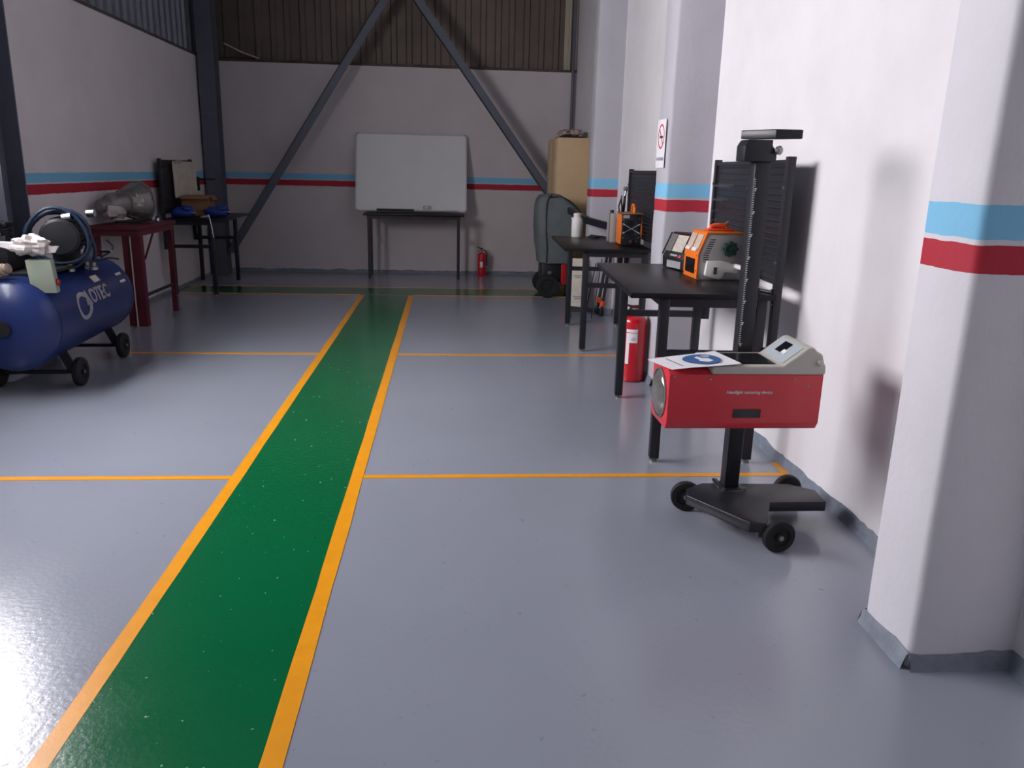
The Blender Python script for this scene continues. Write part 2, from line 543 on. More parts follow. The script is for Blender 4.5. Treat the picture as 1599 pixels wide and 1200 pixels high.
clu = MB().box(XL - 0.22, XL - 0.19, WY1, YB, ZW, ZR)
clu.box(XL - 0.22, XL - 0.19, YF, WY0, ZW, ZR)
clu.box(XL - 0.22, XL - 0.19, WY0, WY1, WZ1, ZR)
clu = clu.build('wall_left_upper', 'cladding_blue')
struct(clu, 'ribbed galvanised metal cladding above the left wall', 'wall')
y = WY1
i = 0
while y < YB - 0.05:
    w = min(1.01, YB + 0.1 - y)
    sheet((XL - 0.12 + (i % 2) * 0.006, y, 0), (0, 1, 0), (1, 0, 0), w, ZW + 0.02, ZR, 'cladding_blue', clu)
    y += 1.005
    i += 1
rf = MB().box(XL - 0.3, XR + 0.3, YF, YB + 0.3, ZR, ZR + 0.1).build('ceiling', 'cladding_blue')
struct(rf, 'metal sheet roof of the workshop', 'ceiling')

# window in the left wall: daylit translucent panes in a steel frame
wf = MB()
x0, x1 = XL - 0.14, XL - 0.06
wf.box(x0, x1, WY0, WY1, WZ0, WZ0 + 0.05).box(x0, x1, WY0, WY1, WZ1 - 0.05, WZ1)
wf.box(x0, x1, WY0, WY0 + 0.05, WZ0, WZ1).box(x0, x1, WY1 - 0.05, WY1, WZ0, WZ1)
NP = 4
pw = (WY1 - WY0) / NP
for k in range(1, NP):
    wf.box(x0, x1, WY0 + k * pw - 0.02, WY0 + k * pw + 0.02, WZ0, WZ1)
wf = wf.build('window_1', 'steel_paint')
struct(wf, 'high daylit window with steel frame in the left wall', 'window')
for k in range(NP):
    MB().box(XL - 0.105, XL - 0.099, WY0 + k * pw + 0.02, WY0 + (k + 1) * pw - 0.02, WZ0 + 0.05, WZ1 - 0.05).build('pane', 'pane', wf)

# ------------------------------------------------------------------ steel frame
def h_column(x, y, w, d, label):
    t = thing('steel_column', label, 'column', (x, y, 0), 0, 'grey steel columns along the left wall')
    f = 0.014
    MB().box(-w / 2, w / 2, -d / 2, -d / 2 + f, 0.012, ZR).build('flange', 'steel_paint', t)
    MB().box(-w / 2, w / 2, d / 2 - f, d / 2, 0.012, ZR).build('flange', 'steel_paint', t)
    MB().box(-f / 2, f / 2, -d / 2 + f, d / 2 - f, 0.012, ZR).build('web', 'steel_paint', t)
    MB().box(-w / 2 - 0.02, w / 2 + 0.02, -d / 2 - 0.03, d / 2 + 0.03, 0, 0.012).build('base_plate', 'steel_paint', t)
    return t
h_column(-3.165, 11.62, 0.21, 0.24, 'grey steel column in the far left corner of the hall')
h_column(-3.172, 6.10, 0.25, 0.32, 'grey steel column beside the blue air compressor')
def brace(p0, p1, label):
    b = MB()
    p0, p1 = Vector(p0), Vector(p1)
    d = (p1 - p0).normalized()
    s = Vector((0, 1, 0))
    u = d.cross(s).normalized()
    b.obox((p0 + p1) / 2, u * 0.055, d * (p1 - p0).length / 2, s * 0.005)
    b.obox((p0 + p1) / 2 + u * 0.05 + s * 0.045, u * 0.005, d * (p1 - p0).length / 2, s * 0.05)
    o = b.build('diagonal_brace', 'steel_paint')
    return tag(o, label, 'brace', 'diagonal steel braces before the back wall')
brace((-3.03, 11.63, 0.32), (0.27, 11.63, 5.35), 'diagonal steel brace rising from the far left column')
brace((1.735, 11.50, 0.76), (-1.58, 11.50, 5.20), 'diagonal steel brace rising from behind the covered trolley')
tag(MB().cyl((1.74, 11.97, 0.0), (1.74, 11.97, ZR - 0.01), 0.022, 12).build('corner_pipe', 'steel_paint', smooth=40), 'thin dark pipe in the far right corner above the cabinet', 'pipe')
tag(MB().tube([(-3.06, 12.07, 3.09), (-2.82, 12.05, 2.98), (-2.60, 12.06, 2.91)], 0.011, 6).build('pale_rod', 'pale_rod', smooth=40), 'pale thin rod leaning on top of the back wall', 'rod')
tag(MB().tube([(-3.1, 12.08, 2.906), (-2.9, 12.10, 2.910), (-2.65, 12.06, 2.907)], 0.012, 6).build('red_cable', 'dark_red', smooth=40), 'dark red cable lying on the ledge below the pale rod', 'cable')

# ------------------------------------------------------------------ workbenches with pegboard
BL, BD, BH = 1.38, 0.74, 0.92
def make_bench():
    t = thing('workbench', '', 'workbench', (0, 0, 0), 0, 'black workbenches with pegboard backs')
    MB().box(-BL / 2, BL / 2, -0.37, 0.37, BH - 0.028, BH).build('tabletop', 'black_top', t, bevel=0.003)
    ap = MB()
    for sx in (-1, 1):
        ap.box(sx * 0.63 - 0.02, sx * 0.63 + 0.02, -0.16, 0.32, BH - 0.075, BH - 0.0285)
    ap.box(-0.61, 0.61, -0.205, -0.165, BH - 0.075, BH - 0.0285).box(-0.61, 0.61, 0.28, 0.32, BH - 0.075, BH - 0.0285)
    ap.build('apron_frame', 'black_steel', t)
    leg = MB().box(-0.025, 0.025, -0.025, 0.025, 0.022, BH - 0.029).mesh('leg', bevel=0.003)
    leg.materials.append(M['black_steel'])
    foot = MB().cyl((0, 0, 0), (0, 0, 0.012), 0.021, 14).cyl((0, 0, 0.012), (0, 0, 0.024), 0.008, 8).mesh('foot', smooth=40)
    foot.materials.append(M['zinc'])
    for sx in (-1, 1):
        for y in (-0.185, 0.315):
            lo = link('leg', leg, None, t)
            lo.location = (sx * 0.63, y, 0)
            link('levelling_foot', foot, None, lo)
        MB().box(sx * 0.63 - 0.018, sx * 0.63 + 0.018, -0.158, 0.288, 0.575, 0.615).build('crossbar', 'black_steel', t)
    # pegboard: ridged sheet between two posts bolted to the back legs
    pb = MB()
    z0, z1, pitch = 0.965, 1.565, 0.0333
    yb = 0.378
    pb.box(-0.632, 0.632, yb, yb + 0.004, z0, z1)
    for k in range(int((z1 - z0) / pitch)):
        za = z0 + 0.012 + k * pitch
        pb.prism([(0, 0), (-0.0045, 0.004), (-0.0045, 0.007), (0, 0.011)], (-0.60, yb + 0.0001, za), (0, 1, 0), (0, 0, 1), (1.20, 0, 0))
    pg = pb.build('pegboard', 'black_steel', t)
    MB().box(-0.632, 0.632, yb - 0.012, yb + 0.012, z1, z1 + 0.02).build('top_lip', 'black_steel', pg)
    for sx in (-1, 1):
        po = MB().box(sx * 0.655 - 0.022, sx * 0.655 + 0.022, 0.362, 0.402, 0.56, 1.60).build('pegboard_post', 'black_steel', t, bevel=0.003)
        for zz in (0.60, 0.87, 1.08, 1.45):
            MB().cyl((sx * 0.655, 0.3625, zz), (sx * 0.655, 0.354, zz), 0.009, 10).build('bolt', 'zinc', po, smooth=40)
        MB().box(sx * 0.655 - 0.02, sx * 0.655 + 0.02, 0.34, 0.362, 0.56, 0.64).build('bracket', 'black_steel', t)
    return t
def hooks(bench, spots):
    h = MB().tube([(0, 0.378, 0.006), (0, 0.366, 0.006), (0, 0.350, 0), (0, 0.342, -0.008), (0, 0.337, 0.006)], 0.0028, 6)
    h.box(-0.006, 0.006, 0.373, 0.378, -0.004, 0.014)
    me = h.mesh('hook', smooth=40)
    me.materials.append(M['zinc'])
    for x, z in spots:
        o = link('hook', me, None, bench)
        o.location = (x, 0, z)

bench = make_bench()
bench.location = (1.325, 4.655, 0)
bench.rotation_euler = (0, 0, math.radians(-93.0))
bench2 = copy_tree(bench)
bench2.location = (1.365, 7.37, 0)
bench2.rotation_euler = (0, 0, math.radians(-92.2))
bench2.scale = (0.97, 1, 0.965)
bench3 = copy_tree(bench)
bench3.location = (-2.90, 10.25, 0)
bench3.rotation_euler = (0, 0, math.radians(92.5))
bench3.scale = (1, 0.9, 0.965)
bench['label'] = 'black workbench carrying the orange and grey machine, behind the red tester'
bench2['label'] = 'black workbench carrying the orange welder and the white bottle'
bench3['label'] = 'black workbench by the left wall carrying the cardboard box'
hooks(bench, [(-0.56 + 0.045 * k, 1.44) for k in range(8)] + [(0.13 + 0.075 * k, 1.44) for k in range(3)] + [(-0.56 + 0.05 * k, 1.355) for k in range(5)] + [(-0.57, 1.28), (-0.57, 1.22)])

# ------------------------------------------------------------------ headlight tester
T = thing('headlight_tester', 'red headlight testing device on a black wheeled column stand', 'tester', (1.28, 3.35, 0))
def tp(b, name, m, parent=None, **k):
    return b.build(name, m, parent or T, world=True, **k)
plate = [(1.075, 3.33), (1.055, 3.25), (1.235, 2.96), (1.30, 2.95), (1.335, 3.02), (1.40, 3.165), (1.655, 3.165), (1.665, 3.30), (1.57, 3.375), (1.17, 3.395)]
base = tp(MB().prism(plate, (0, 0, 0.085), (1, 0, 0), (0, 1, 0), (0, 0, 0.045)), 'base_plate', 'black_steel', bevel=0.004)
def wheel(c, ang, name='wheel'):
    d = Vector((math.sin(ang), -math.cos(ang), 0))
    R, w = 0.07, 0.032
    c = Vector(c)
    wh = tp(MB().lathe([(R * 0.55, -w / 2), (R * 0.93, -w / 2), (R, -w * 0.3), (R, w * 0.3), (R * 0.93, w / 2), (R * 0.62, w / 2), (R * 0.58, w * 0.25), (R * 0.3, w * 0.25), (R * 0.28, w * 0.55)], c, d, 28), name, 'rubber', smooth=35)
    tp(MB().cyl(c + d * w * 0.5, c + d * (w * 0.5 + 0.010), 0.011, 12), 'axle_nut', 'zinc', wh, smooth=40)
    tp(MB().cyl(c - d * 0.05, c - d * w * 0.5, 0.012, 10), 'axle', 'zinc', wh, smooth=40)
    return wh
wheel((1.095, 3.385, 0.07), -0.25)
wheel((1.360, 2.955, 0.07), 0.12)
wheel((1.605, 3.46, 0.07), 0.10)
tp(MB().box(1.285, 1.335, 2.985, 3.02, 0.05, 0.087), 'wheel_bracket', 'zinc')
tp(MB().box(1.24, 1.32, 3.30, 3.40, 0.130, 0.136), 'column_flange', 'black_steel')
for a, c in ((1.232, 3.295), (1.328, 3.295), (1.232, 3.405), (1.328, 3.405)):
    tp(MB().cyl((a, c, 0.129), (a, c, 0.146), 0.011, 6), 'flange_bolt', 'zinc')
tp(MB().box(1.223, 1.337, 3.285, 3.415, 0.128, 0.1325), 'flange_plate', 'zinc')
tp(MB().tube([(1.225, 3.30, 0.137), (1.215, 3.29, 0.16), (1.20, 3.285, 0.17), (1.17, 3.27, 0.205)], 0.006, 8), 'brake_lever', 'zinc', smooth=40)
colm = tp(MB().box(1.247, 1.313, 3.318, 3.382, 0.136, 1.615), 'column', 'black_steel', bevel=0.004)
tk = MB()
for i in range(75):
    z = 0.80 + i * 0.0093
    big = i % 10 == 0
    tk.box(1.2485, 1.2485 + (0.014 if big else 0.006), 3.3165, 3.3180, z, z + 0.0036)
    if big:
        tk.box(1.254, 1.2585, 3.3165, 3.3180, z - 0.009, z)
tp(tk, 'scale_marks', 'tick', colm)
# head with sighting bar
tp(MB().prism([(1.19, 1.56), (1.325, 1.56), (1.325, 1.60), (1.305, 1.622), (1.305, 1.645), (1.205, 1.645), (1.19, 1.62)], (0, 3.30, 0), (1, 0, 0), (0, 0, 1), (0, 0.10, 0)), 'head_bracket', 'black_steel', bevel=0.004)
cx = Vector((1.305, 3.28, 1.668))
uu = Vector((0.985, -0.17, 0.0)) * 0.105
vv = Vector((-0.52, 0.85, 0)).normalized() * 0.175
tp(MB().prism([(0, 0), (1, 0), (1.0, 0.55), (0.55, 1), (0, 1)], cx - Vector((0, 0, 0.018)), uu, vv, (0, 0, 0.036)), 'sighting_bar', 'black_steel', bevel=0.003)
tp(MB().lathe([(0.006, 0), (0.006, 0.02), (0.016, 0.022), (0.018, 0.035), (0.010, 0.042)], (1.312, 3.315, 1.605), (0.5, -0.85, 0), 12), 'clamp_knob', 'zinc', smooth=40)
# optical box
body = tp(MB().prism([(3.00, 0.545), (3.02, 0.515), (3.23, 0.515), (3.25, 0.545), (3.25, 0.750), (3.235, 0.760), (3.03, 0.760), (3.00, 0.743)], (0.865, 0, 0), (0, 1, 0), (0, 0, 1), (0.625, 0, 0)), 'optical_box', 'tester_red', bevel=0.004)
tp(MB().lathe([(0.104, 0.0), (0.104, 0.006), (0.096, 0.008), (0.096, 0.002)], (0.8655, 3.125, 0.638), (-1, 0, 0), 40), 'lens_ring', 'zinc', body, smooth=40)
tp(MB().lathe([(0.096, 0.0), (0.090, 0.008), (0.07, 0.016), (0.04, 0.022), (0.012, 0.024)], (0.8650, 3.125, 0.638), (-1, 0, 0), 40), 'lens', 'lens', body, smooth=60)
tp(MB().box(1.133, 1.245, 2.9965, 3.002, 0.567, 0.602), 'level_window', 'screen', body)
text('printed_title', 'Headlight centering device', 0.0175, 'tick', body, (1.192, 2.9990, 0.672), (1, 0, 0), (0, 0, 1), shear=0.25, bold=0.0002)
for sx, sz in ((0.885, 0.735), (1.03, 0.725), (1.37, 0.728), (1.43, 0.70)):
    tp(MB().cyl((sx, 3.0005, sz), (sx, 2.997, sz), 0.0045, 8), 'screw', 'zinc', body)
prof = [(1.035, 0.745), (1.028, 0.760), (1.04, 0.779), (1.318, 0.780), (1.412, 0.854), (1.434, 0.857), (1.452, 0.838), (1.474, 0.828), (1.484, 0.792), (1.493, 0.780), (1.493, 0.745)]
hous = tp(MB().prism(prof, (0, 2.994, 0), (1, 0, 0), (0, 0, 1), (0, 0.262, 0)), 'top_housing', 'beige_plastic', bevel=0.010, seg=3)
tp(MB().box(1.075, 1.300, 3.03, 3.225, 0.777, 0.7825), 'screen', 'screen', hous)
e = Vector((0.094, 0, 0.074)).normalized()
nrm = Vector((-0.074, 0, 0.094)).normalized()
pc = Vector((1.365, 3.125, 0.8170))
tp(MB().obox(pc + nrm * 0.001, e * 0.050, Vector((0, 0.105, 0)), nrm * 0.002), 'control_panel', 'panel_grey', hous)
tp(MB().obox(pc + nrm * 0.004 + Vector((0, 0.012, 0)) + e * 0.012, e * 0.028, Vector((0, 0.035, 0)), nrm * 0.0015), 'display', 'screen', hous)
tp(MB().obox(pc + nrm * 0.0045 + Vector((0, -0.030, 0)) - e * 0.006, e * 0.010, Vector((0, 0.018, 0)), nrm * 0.002), 'button', 'tick', hous)
tp(MB().lathe([(0.012, 0), (0.012, 0.012), (0.008, 0.016)], (1.462, 2.997, 0.795), (0.2, -1, 0.1), 14), 'side_grip', 'beige_plastic', hous, smooth=40)
tp(MB().box(1.20, 1.36, 3.25, 3.32, 0.60, 0.74), 'carriage', 'black_steel', bevel=0.004)

# sheet of paper with the round blue sign, lying on the tester
pp = [Vector((0.806, 3.131, 0.772)), Vector((0.862, 2.962, 0.772)), Vector((1.148, 2.995, 0.790)), Vector((1.112, 3.225, 0.790))]
ps = thing('sign_sheet', 'white paper sheet with round blue sign lying on the red tester', 'paper', (0.97, 3.06, 0.77))
def pq(u, v, h=0.0):
    a = pp[1].lerp(pp[2], u)
    b = pp[0].lerp(pp[3], u)
    p = a.lerp(b, v)
    p.z += h
    return p
b = MB()
N_ = 10
vs = []
for t in (0.0, 0.0012):
    for j in range(N_ + 1):
        for i in range(N_ + 1):
            vs.append(pq(i / N_, j / N_, t + 0.004 * math.sin(i * 0.6) * 0.3))
k1 = (N_ + 1) ** 2
fs = []
for t in range(2):
    fs += [(t * k1 + j * (N_ + 1) + i, t * k1 + j * (N_ + 1) + i + 1, t * k1 + (j + 1) * (N_ + 1) + i + 1, t * k1 + (j + 1) * (N_ + 1) + i) for j in range(N_) for i in range(N_)]
b.add(vs, fs)
b.build('sheet', 'paper', ps, world=True)
def flat_shape(name, pts, h, m, parent):
    lo = [pq(u, v, h) for u, v in pts]
    hi = [pq(u, v, h + 0.0005) for u, v in pts]
    n = len(pts)
    return MB().add(lo + hi, [tuple(range(n))[::-1], tuple(range(n, 2 * n))] + [(i, (i + 1) % n, n + (i + 1) % n, n + i) for i in range(n)]).build(name, m, parent, world=True)
disc = [(0.61 + 0.25 * math.cos(a * math.pi / 20), 0.5 + 0.37 * math.sin(a * math.pi / 20)) for a in range(40)]
sd = flat_shape('blue_disc', disc, 0.0034, 'sign_blue', ps)
flat_shape('white_symbol', [(0.62, 0.26), (0.72, 0.32), (0.71, 0.5), (0.64, 0.56), (0.62, 0.70), (0.56, 0.66), (0.57, 0.50), (0.54, 0.40)], 0.0042, 'paper', sd)
flat_shape('white_symbol', [(0.70, 0.60), (0.76, 0.58), (0.78, 0.70), (0.70, 0.74), (0.66, 0.70)], 0.0042, 'panel_grey', sd)
flat_shape('caption_line', [(0.20, 0.16), (0.225, 0.16), (0.225, 0.84), (0.20, 0.84)], 0.0034, 'grey_ink', ps)

# ------------------------------------------------------------------ on the near bench
zt = BH
om = thing('charging_machine', 'orange and grey machine with green knob on the near workbench', 'machine', (1.55, 4.66, zt), math.radians(2))
W2, Lh = 0.115, 0.13
side = [(-Lh, 0.0), (Lh, 0.0), (Lh, 0.262), (-Lh + 0.045, 0.262), (-Lh, 0.145)]
MB().prism(side, (0, -W2, 0), (1, 0, 0), (0, 0, 1), (0, 2 * W2, 0)).build('case', 'machine_grey', om, bevel=0.004)
fr = MB()
fr.prism([(-Lh - 0.006, 0.004), (-Lh + 0.004, 0.004), (-Lh + 0.004, 0.145), (-Lh + 0.048, 0.258), (Lh, 0.258), (Lh, 0.270), (-Lh + 0.040, 0.270), (-Lh - 0.006, 0.147)], (0, -W2 - 0.004, 0), (1, 0, 0), (0, 0, 1), (0, 2 * W2 + 0.008, 0))
fc = fr.build('front_cover', 'orange', om, bevel=0.002)
MB().box(-Lh - 0.009, -Lh - 0.005, -W2 + 0.035, W2 - 0.035, 0.03, 0.115).build('grille', 'screen', fc)
sl = Vector((0.046, 0, 0.122)).normalized()
sn = Vector((-0.122, 0, 0.046)).normalized()
for k in (-1, 1):
    MB().obox(Vector((-Lh + 0.0165, k * 0.055, 0.207)) + sn * 0.003, sl * 0.048, Vector((0, 0.042, 0)), sn * 0.003).build('meter_panel', 'label_film', fc, bevel=0.001)
    MB().obox(Vector((-Lh + 0.001, k * 0.055, 0.165)) + sn * 0.008, sl * 0.010, Vector((0, 0.038, 0)), sn * 0.005).build('switch_row', 'white', fc)
for zz, yy in ((0.018, W2 - 0.01), (0.12, W2 - 0.01), (0.05, -W2 + 0.01), (0.135, -W2 + 0.012)):
    MB().cyl((-Lh - 0.006, yy, zz), (-Lh - 0.010, yy, zz), 0.005, 8).build('screw', 'zinc', fc)
v_ = MB()
for k in range(11):
    z = 0.100 + k * 0.0125
    xo = -Lh + 0.028 + max(0, z - 0.14) * 0.40
    v_.box(xo, xo + 0.032, -W2 - 0.0015, -W2 + 0.001, z, z + 0.0045)
v_.build('vent_slots', 'screen', om)
kn = MB().lathe([(0.014, 0), (0.014, 0.014), (0.038, 0.016), (0.040, 0.03), (0.032, 0.036), (0.010, 0.034)], (0.045, -W2, 0.178), (0, -1, 0), 24)
for k in range(8):
    a = k * math.pi / 4
    kn.cyl((0.045 + 0.036 * math.cos(a), -W2 - 0.014, 0.178 + 0.036 * math.sin(a)), (0.045 + 0.036 * math.cos(a), -W2 - 0.033, 0.178 + 0.036 * math.sin(a)), 0.0095, 10)
kn = kn.build('knob', 'green_knob', om, smooth=35)
MB().cyl((0.045, -W2 - 0.034, 0.178), (0.045, -W2 - 0.039, 0.178), 0.006, 8).build('knob_pin', 'chrome', kn)
hd = MB().box(-0.055, 0.10, -0.03, 0.03, 0.2715, 0.283)
hd.build('handle_base', 'orange_red', om, bevel=0.003)
MB().tube([(-0.03, 0, 0.276), (-0.026, 0, 0.294), (-0.008, 0, 0.300), (0.044, 0, 0.300), (0.062, 0, 0.294), (0.066, 0, 0.276)], 0.015, 8).build('handle', 'orange_red', om, smooth=40)
MB().cyl((0.05, -0.01, 0.310), (0.068, -0.02, 0.324), 0.006, 8).build('handle_bolt', 'chrome', om)
tr = MB().prism([(-0.095, 0.030), (-0.085, 0.022), (-0.01, -0.002 + 0.006), (0.012, 0.012), (0.022, 0.045), (0.10, 0.040), (0.10, 0.085), (0.03, 0.105), (0.0, 0.11), (-0.085, 0.108)], (0, -W2 - 0.030, 0), (1, 0, 0), (0, 0, 1), (0, 0.028, 0))
tr = tr.build('side_tray', 'white', om, bevel=0.005)
MB().box(-0.045, -0.026, -W2 - 0.034, -W2 - 0.029, 0.035, 0.075).build('rocker_switch', 'screen', tr)
MB().tube(smooth_path([(1.64, 4.54, 1.0), (1.655, 4.40, 1.0), (1.66, 4.28, 0.992), (1.66, 4.235, 0.97), (1.655, 4.22, 0.935)]), 0.0145, 10).build('hose_outlet', 'white', om, smooth=40, world=True)
tag(MB().cyl((1.62, 4.06, zt + 0.010), (1.645, 3.985, zt + 0.010), 0.010, 10).cyl((1.645, 3.985, zt + 0.014), (1.648, 3.975, zt + 0.014), 0.014, 14).build('steel_pin', 'chrome', smooth=40), 'small shiny steel pin on the corner of the near workbench', 'pin')

bc = thing('battery_charger', 'black battery charger with sloped meter panel beside the orange machine', 'charger', (1.525, 5.06, zt), math.radians(16))
prof = [(-0.11, 0.004), (0.13, 0.004), (0.13, 0.215), (-0.045, 0.225), (-0.115, 0.075)]
MB().prism(prof, (0, -0.13, 0), (1, 0, 0), (0, 0, 1), (0, 0.26, 0)).build('case', 'black_plastic', bc, bevel=0.004)
MB().prism([(-0.04, 0.228), (0.132, 0.218), (0.132, 0.15), (0.0, 0.15)], (0, -0.133, 0), (1, 0, 0), (0, 0, 1), (0, 0.266, 0)).build('red_cover', 'dark_red', bc, bevel=0.003)
sl = Vector((0.07, 0, 0.15)).normalized()
sn = Vector((-0.15, 0, 0.07)).normalized()
c0 = Vector((-0.08, 0, 0.15))
MB().obox(c0 + sn * 0.002 + Vector((0, -0.022, 0.012)), sl * 0.055, Vector((0, 0.060, 0)), sn * 0.002).build('printed_label', 'label_film', bc)
MB().obox(c0 + sn * 0.002 + Vector((0, 0.082, 0.012)), sl * 0.058, Vector((0, 0.036, 0)), sn * 0.003).build('meter', 'alloy', bc)
MB().obox(c0 + sn * 0.004 - sl * 0.072 + Vector((0, -0.075, 0)), sl * 0.008, Vector((0, 0.016, 0)), sn * 0.004).build('pink_button', 'sign_red', bc)
MB().obox(c0 + sn * 0.003 - sl * 0.068 + Vector((0, 0.0, 0)), sl * 0.006, Vector((0, 0.04, 0)), sn * 0.002).build('logo_strip', 'grey_ink', bc)
MB().box(-0.1165, -0.111, -0.09, 0.07, 0.012, 0.055).build('lower_label', 'grey_ink', bc)
for k in (-1, 1):
    MB().obox(Vector((-0.085, k * 0.131, 0.155)), sl * 0.075, Vector((0, 0.003, 0)), sn * 0.004).build('edge_trim', 'chrome', bc)

# no smoking sign on the middle pilaster
ns = thing('no_smoking_sign', 'white no smoking sign taped to the middle grey pilaster', 'sign', (1.478, 5.755, 1.55))
sx = 1.4725
MB().box(sx, sx + 0.0025, 5.648, 5.868, 1.545, 1.868).build('sheet', 'paper', ns, world=True)
def ring(c, r0, r1, n=40):
    vs = []
    for t in (0, -0.001):
        for r in (r0, r1):
            vs += [(sx - 0.0002 + t, c[0] + r * math.cos(2 * math.pi * i / n), c[1] + r * math.sin(2 * math.pi * i / n)) for i in range(n)]
    fs = []
    for i in range(n):
        j = (i + 1) % n
        fs += [(i, j, n + j, n + i), (2 * n + i, 3 * n + i, 3 * n + j, 2 * n + j), (i, 2 * n + i, 2 * n + j, j), (n + i, n + j, 3 * n + j, 3 * n + i)]
    return MB().add(vs, fs)
cc = (5.758, 1.755)
ring(cc, 0.070, 0.083).build('red_ring', 'sign_red', ns, world=True)
d45 = Vector((0, -0.70, -0.70)) * 0.073
MB().obox((sx - 0.001, cc[0], cc[1]), Vector((0, 1, -1)).normalized() * 0.006, d45, (0.0006, 0, 0)).build('red_slash', 'sign_red', ns, world=True)
MB().box(sx - 0.0025, sx - 0.0018, cc[0] - 0.05, cc[0] + 0.035, cc[1] - 0.012, cc[1] + 0.004).build('cigarette', 'ink', ns, world=True)
text('caption', 'NO SMOKING', 0.030, 'grey_ink', ns, (sx - 0.0008, 5.758, 1.603), (0, -1, 0), (0, 0, 1), bold=0.0006)

# ------------------------------------------------------------------ extinguishers
def extinguisher(loc, r, h, label, rz=0.0, big=True):
    t = thing('fire_extinguisher', label, 'fire extinguisher', loc, rz, 'red fire extinguishers on the floor')
    p = [(r * 0.86, 0), (r * 0.98, 0.008), (r, 0.03), (r, h - r * 0.62), (r * 0.96, h - r * 0.40), (r * 0.80, h - r * 0.18), (r * 0.5, h - r * 0.04), (r * 0.22, h), (r * 0.22, h + 0.015)]
    MB().lathe(p, (0, 0, 0), (0, 0, 1), 32).build('cylinder', 'ext_red', t, smooth=40)
    MB().cyl((0, 0, h + 0.015), (0, 0, h + 0.045), r * 0.24, 14).build('valve', 'pale_brass', t, smooth=40)
    MB().prism([(-r * 0.3, 0), (r * 0.2, 0), (r * 1.1, 0.03), (r * 1.1, 0.04), (r * 0.2, 0.02), (-r * 0.3, 0.02)], (0, 0.010, h + 0.045), (-1, 0, 0), (0, 0, 1), (0, -0.02, 0)).build('handle', 'dark_red' if big else 'black_plastic', t)
    MB().prism([(-r * 0.3, 0), (r * 0.2, 0), (r * 1.0, -0.02), (r * 1.0, -0.01), (r * 0.2, 0.012), (-r * 0.3, 0.012)], (0, 0.008, h + 0.028), (-1, 0, 0), (0, 0, 1), (0, -0.016, 0)).build('carry_grip', 'dark_red' if big else 'black_plastic', t)
    hs = [(r * 0.2, 0, h + 0.03), (r * 0.8, 0, h + 0.028), (r * 1.18, 0, h - 0.02), (r * 1.22, 0, h * 0.7), (r * 1.2, 0, h * 0.45)] if not big else [(0, r * 0.2, h + 0.03), (0, r * 0.8, h + 0.03), (0, r * 1.15, h - 0.03), (0, r * 1.16, h * 0.6), (0, r * 1.14, h * 0.3)]
    MB().tube(hs, r * 0.13 if not big else 0.011, 8).build('hose', 'rubber', t, smooth=40)
    # curved label
    def lab(name, a0, a1, z0, z1, m, rr):
        n = 10
        vs = []
        for q in (r + 0.0003, r + rr):
            for z in (z0, z1):
                vs += [(q * math.cos(a0 + (a1 - a0) * i / n), q * math.sin(a0 + (a1 - a0) * i / n), z) for i in range(n + 1)]
        k = n + 1
        fs = [(2 * k + i, 2 * k + i + 1, 3 * k + i + 1, 3 * k + i) for i in range(n)]
        MB().add(vs, fs).build(name, m, t, smooth=60)
    a = -math.pi / 2
    if big:
        lab('label', a - 1.0, a - 0.1, h * 0.60, h * 0.80, 'paper', 0.001)
        lab('label_band', a - 1.0, a - 0.1, h * 0.745, h * 0.755, 'sign_red', 0.0014)
        lab('label_print', a - 0.6, a - 0.22, h * 0.64, h * 0.655, 'grey_ink', 0.0014)
        lab('label_print', a - 0.5, a - 0.22, h * 0.67, h * 0.68, 'grey_ink', 0.0014)
        lab('side_label', a - 1.0, a - 0.72, h * 0.28, h * 0.60, 'paper', 0.001)
    else:
        lab('label', a - 0.45, a + 0.25, h * 0.38, h * 0.62, 'paper', 0.001)
    return t
extinguisher((1.372, 5.79, 0), 0.093, 0.50, 'large red fire extinguisher standing under the near workbench', 0.2)
extinguisher((0.485, 11.83, 0), 0.06, 0.34, 'small red fire extinguisher by the back wall, right of the whiteboard', 0.0, False)

# ------------------------------------------------------------------ on and under the far right bench
z2 = BH * 0.965
wd_ = thing('inverter_welder', 'orange inverter welder with black front on the far right workbench', 'welder', (1.595, 7.17, z2), math.radians(-4))
MB().box(-0.085, 0.085, -0.155, 0.155, 0.006, 0.275).build('case', 'black_plastic', wd_, bevel=0.006)
MB().prism([(-0.14, 0.012), (0.135, 0.012), (0.15, 0.14), (0.135, 0.268), (-0.14, 0.268), (-0.16, 0.14)], (-0.0925, 0, 0), (0, 1, 0), (0, 0, 1), (0.01, 0, 0)).build('side_panel', 'orange', wd_, bevel=0.003)
MB().prism([(-0.14, 0.012), (0.135, 0.012), (0.15, 0.14), (0.135, 0.268), (-0.14, 0.268), (-0.16, 0.14)], (0.0825, 0, 0), (0, 1, 0), (0, 0, 1), (0.01, 0, 0)).build('side_panel', 'orange', wd_, bevel=0.003)
MB().box(-0.095, 0.095, -0.17, 0.16, 0.274, 0.282).build('top_cover', 'wood_top', wd_, bevel=0.002)
g = MB()
for a in (0.5, -0.5):
    d = Vector((math.cos(a), 0, math.sin(a)))
    g.obox((0, -0.157, 0.15), d * 0.085, (0, 0.002, 0), Vector((-d.z, 0, d.x)) * 0.004)
g.build('grille_cross', 'alu', wd_)
MB().lathe([(0.07, 0), (0.072, 0.003), (0.064, 0.004)], (0, -0.155, 0.15), (0, -1, 0), 24).build('fan_ring', 'screen', wd_, smooth=40)
for xx, zz in ((-0.07, 0.225), (0.066, 0.235), (-0.07, 0.07), (0.066, 0.075)):
    MB().cyl((xx, -0.155, zz), (xx, -0.161, zz), 0.006, 8).build('screw', 'zinc', wd_)
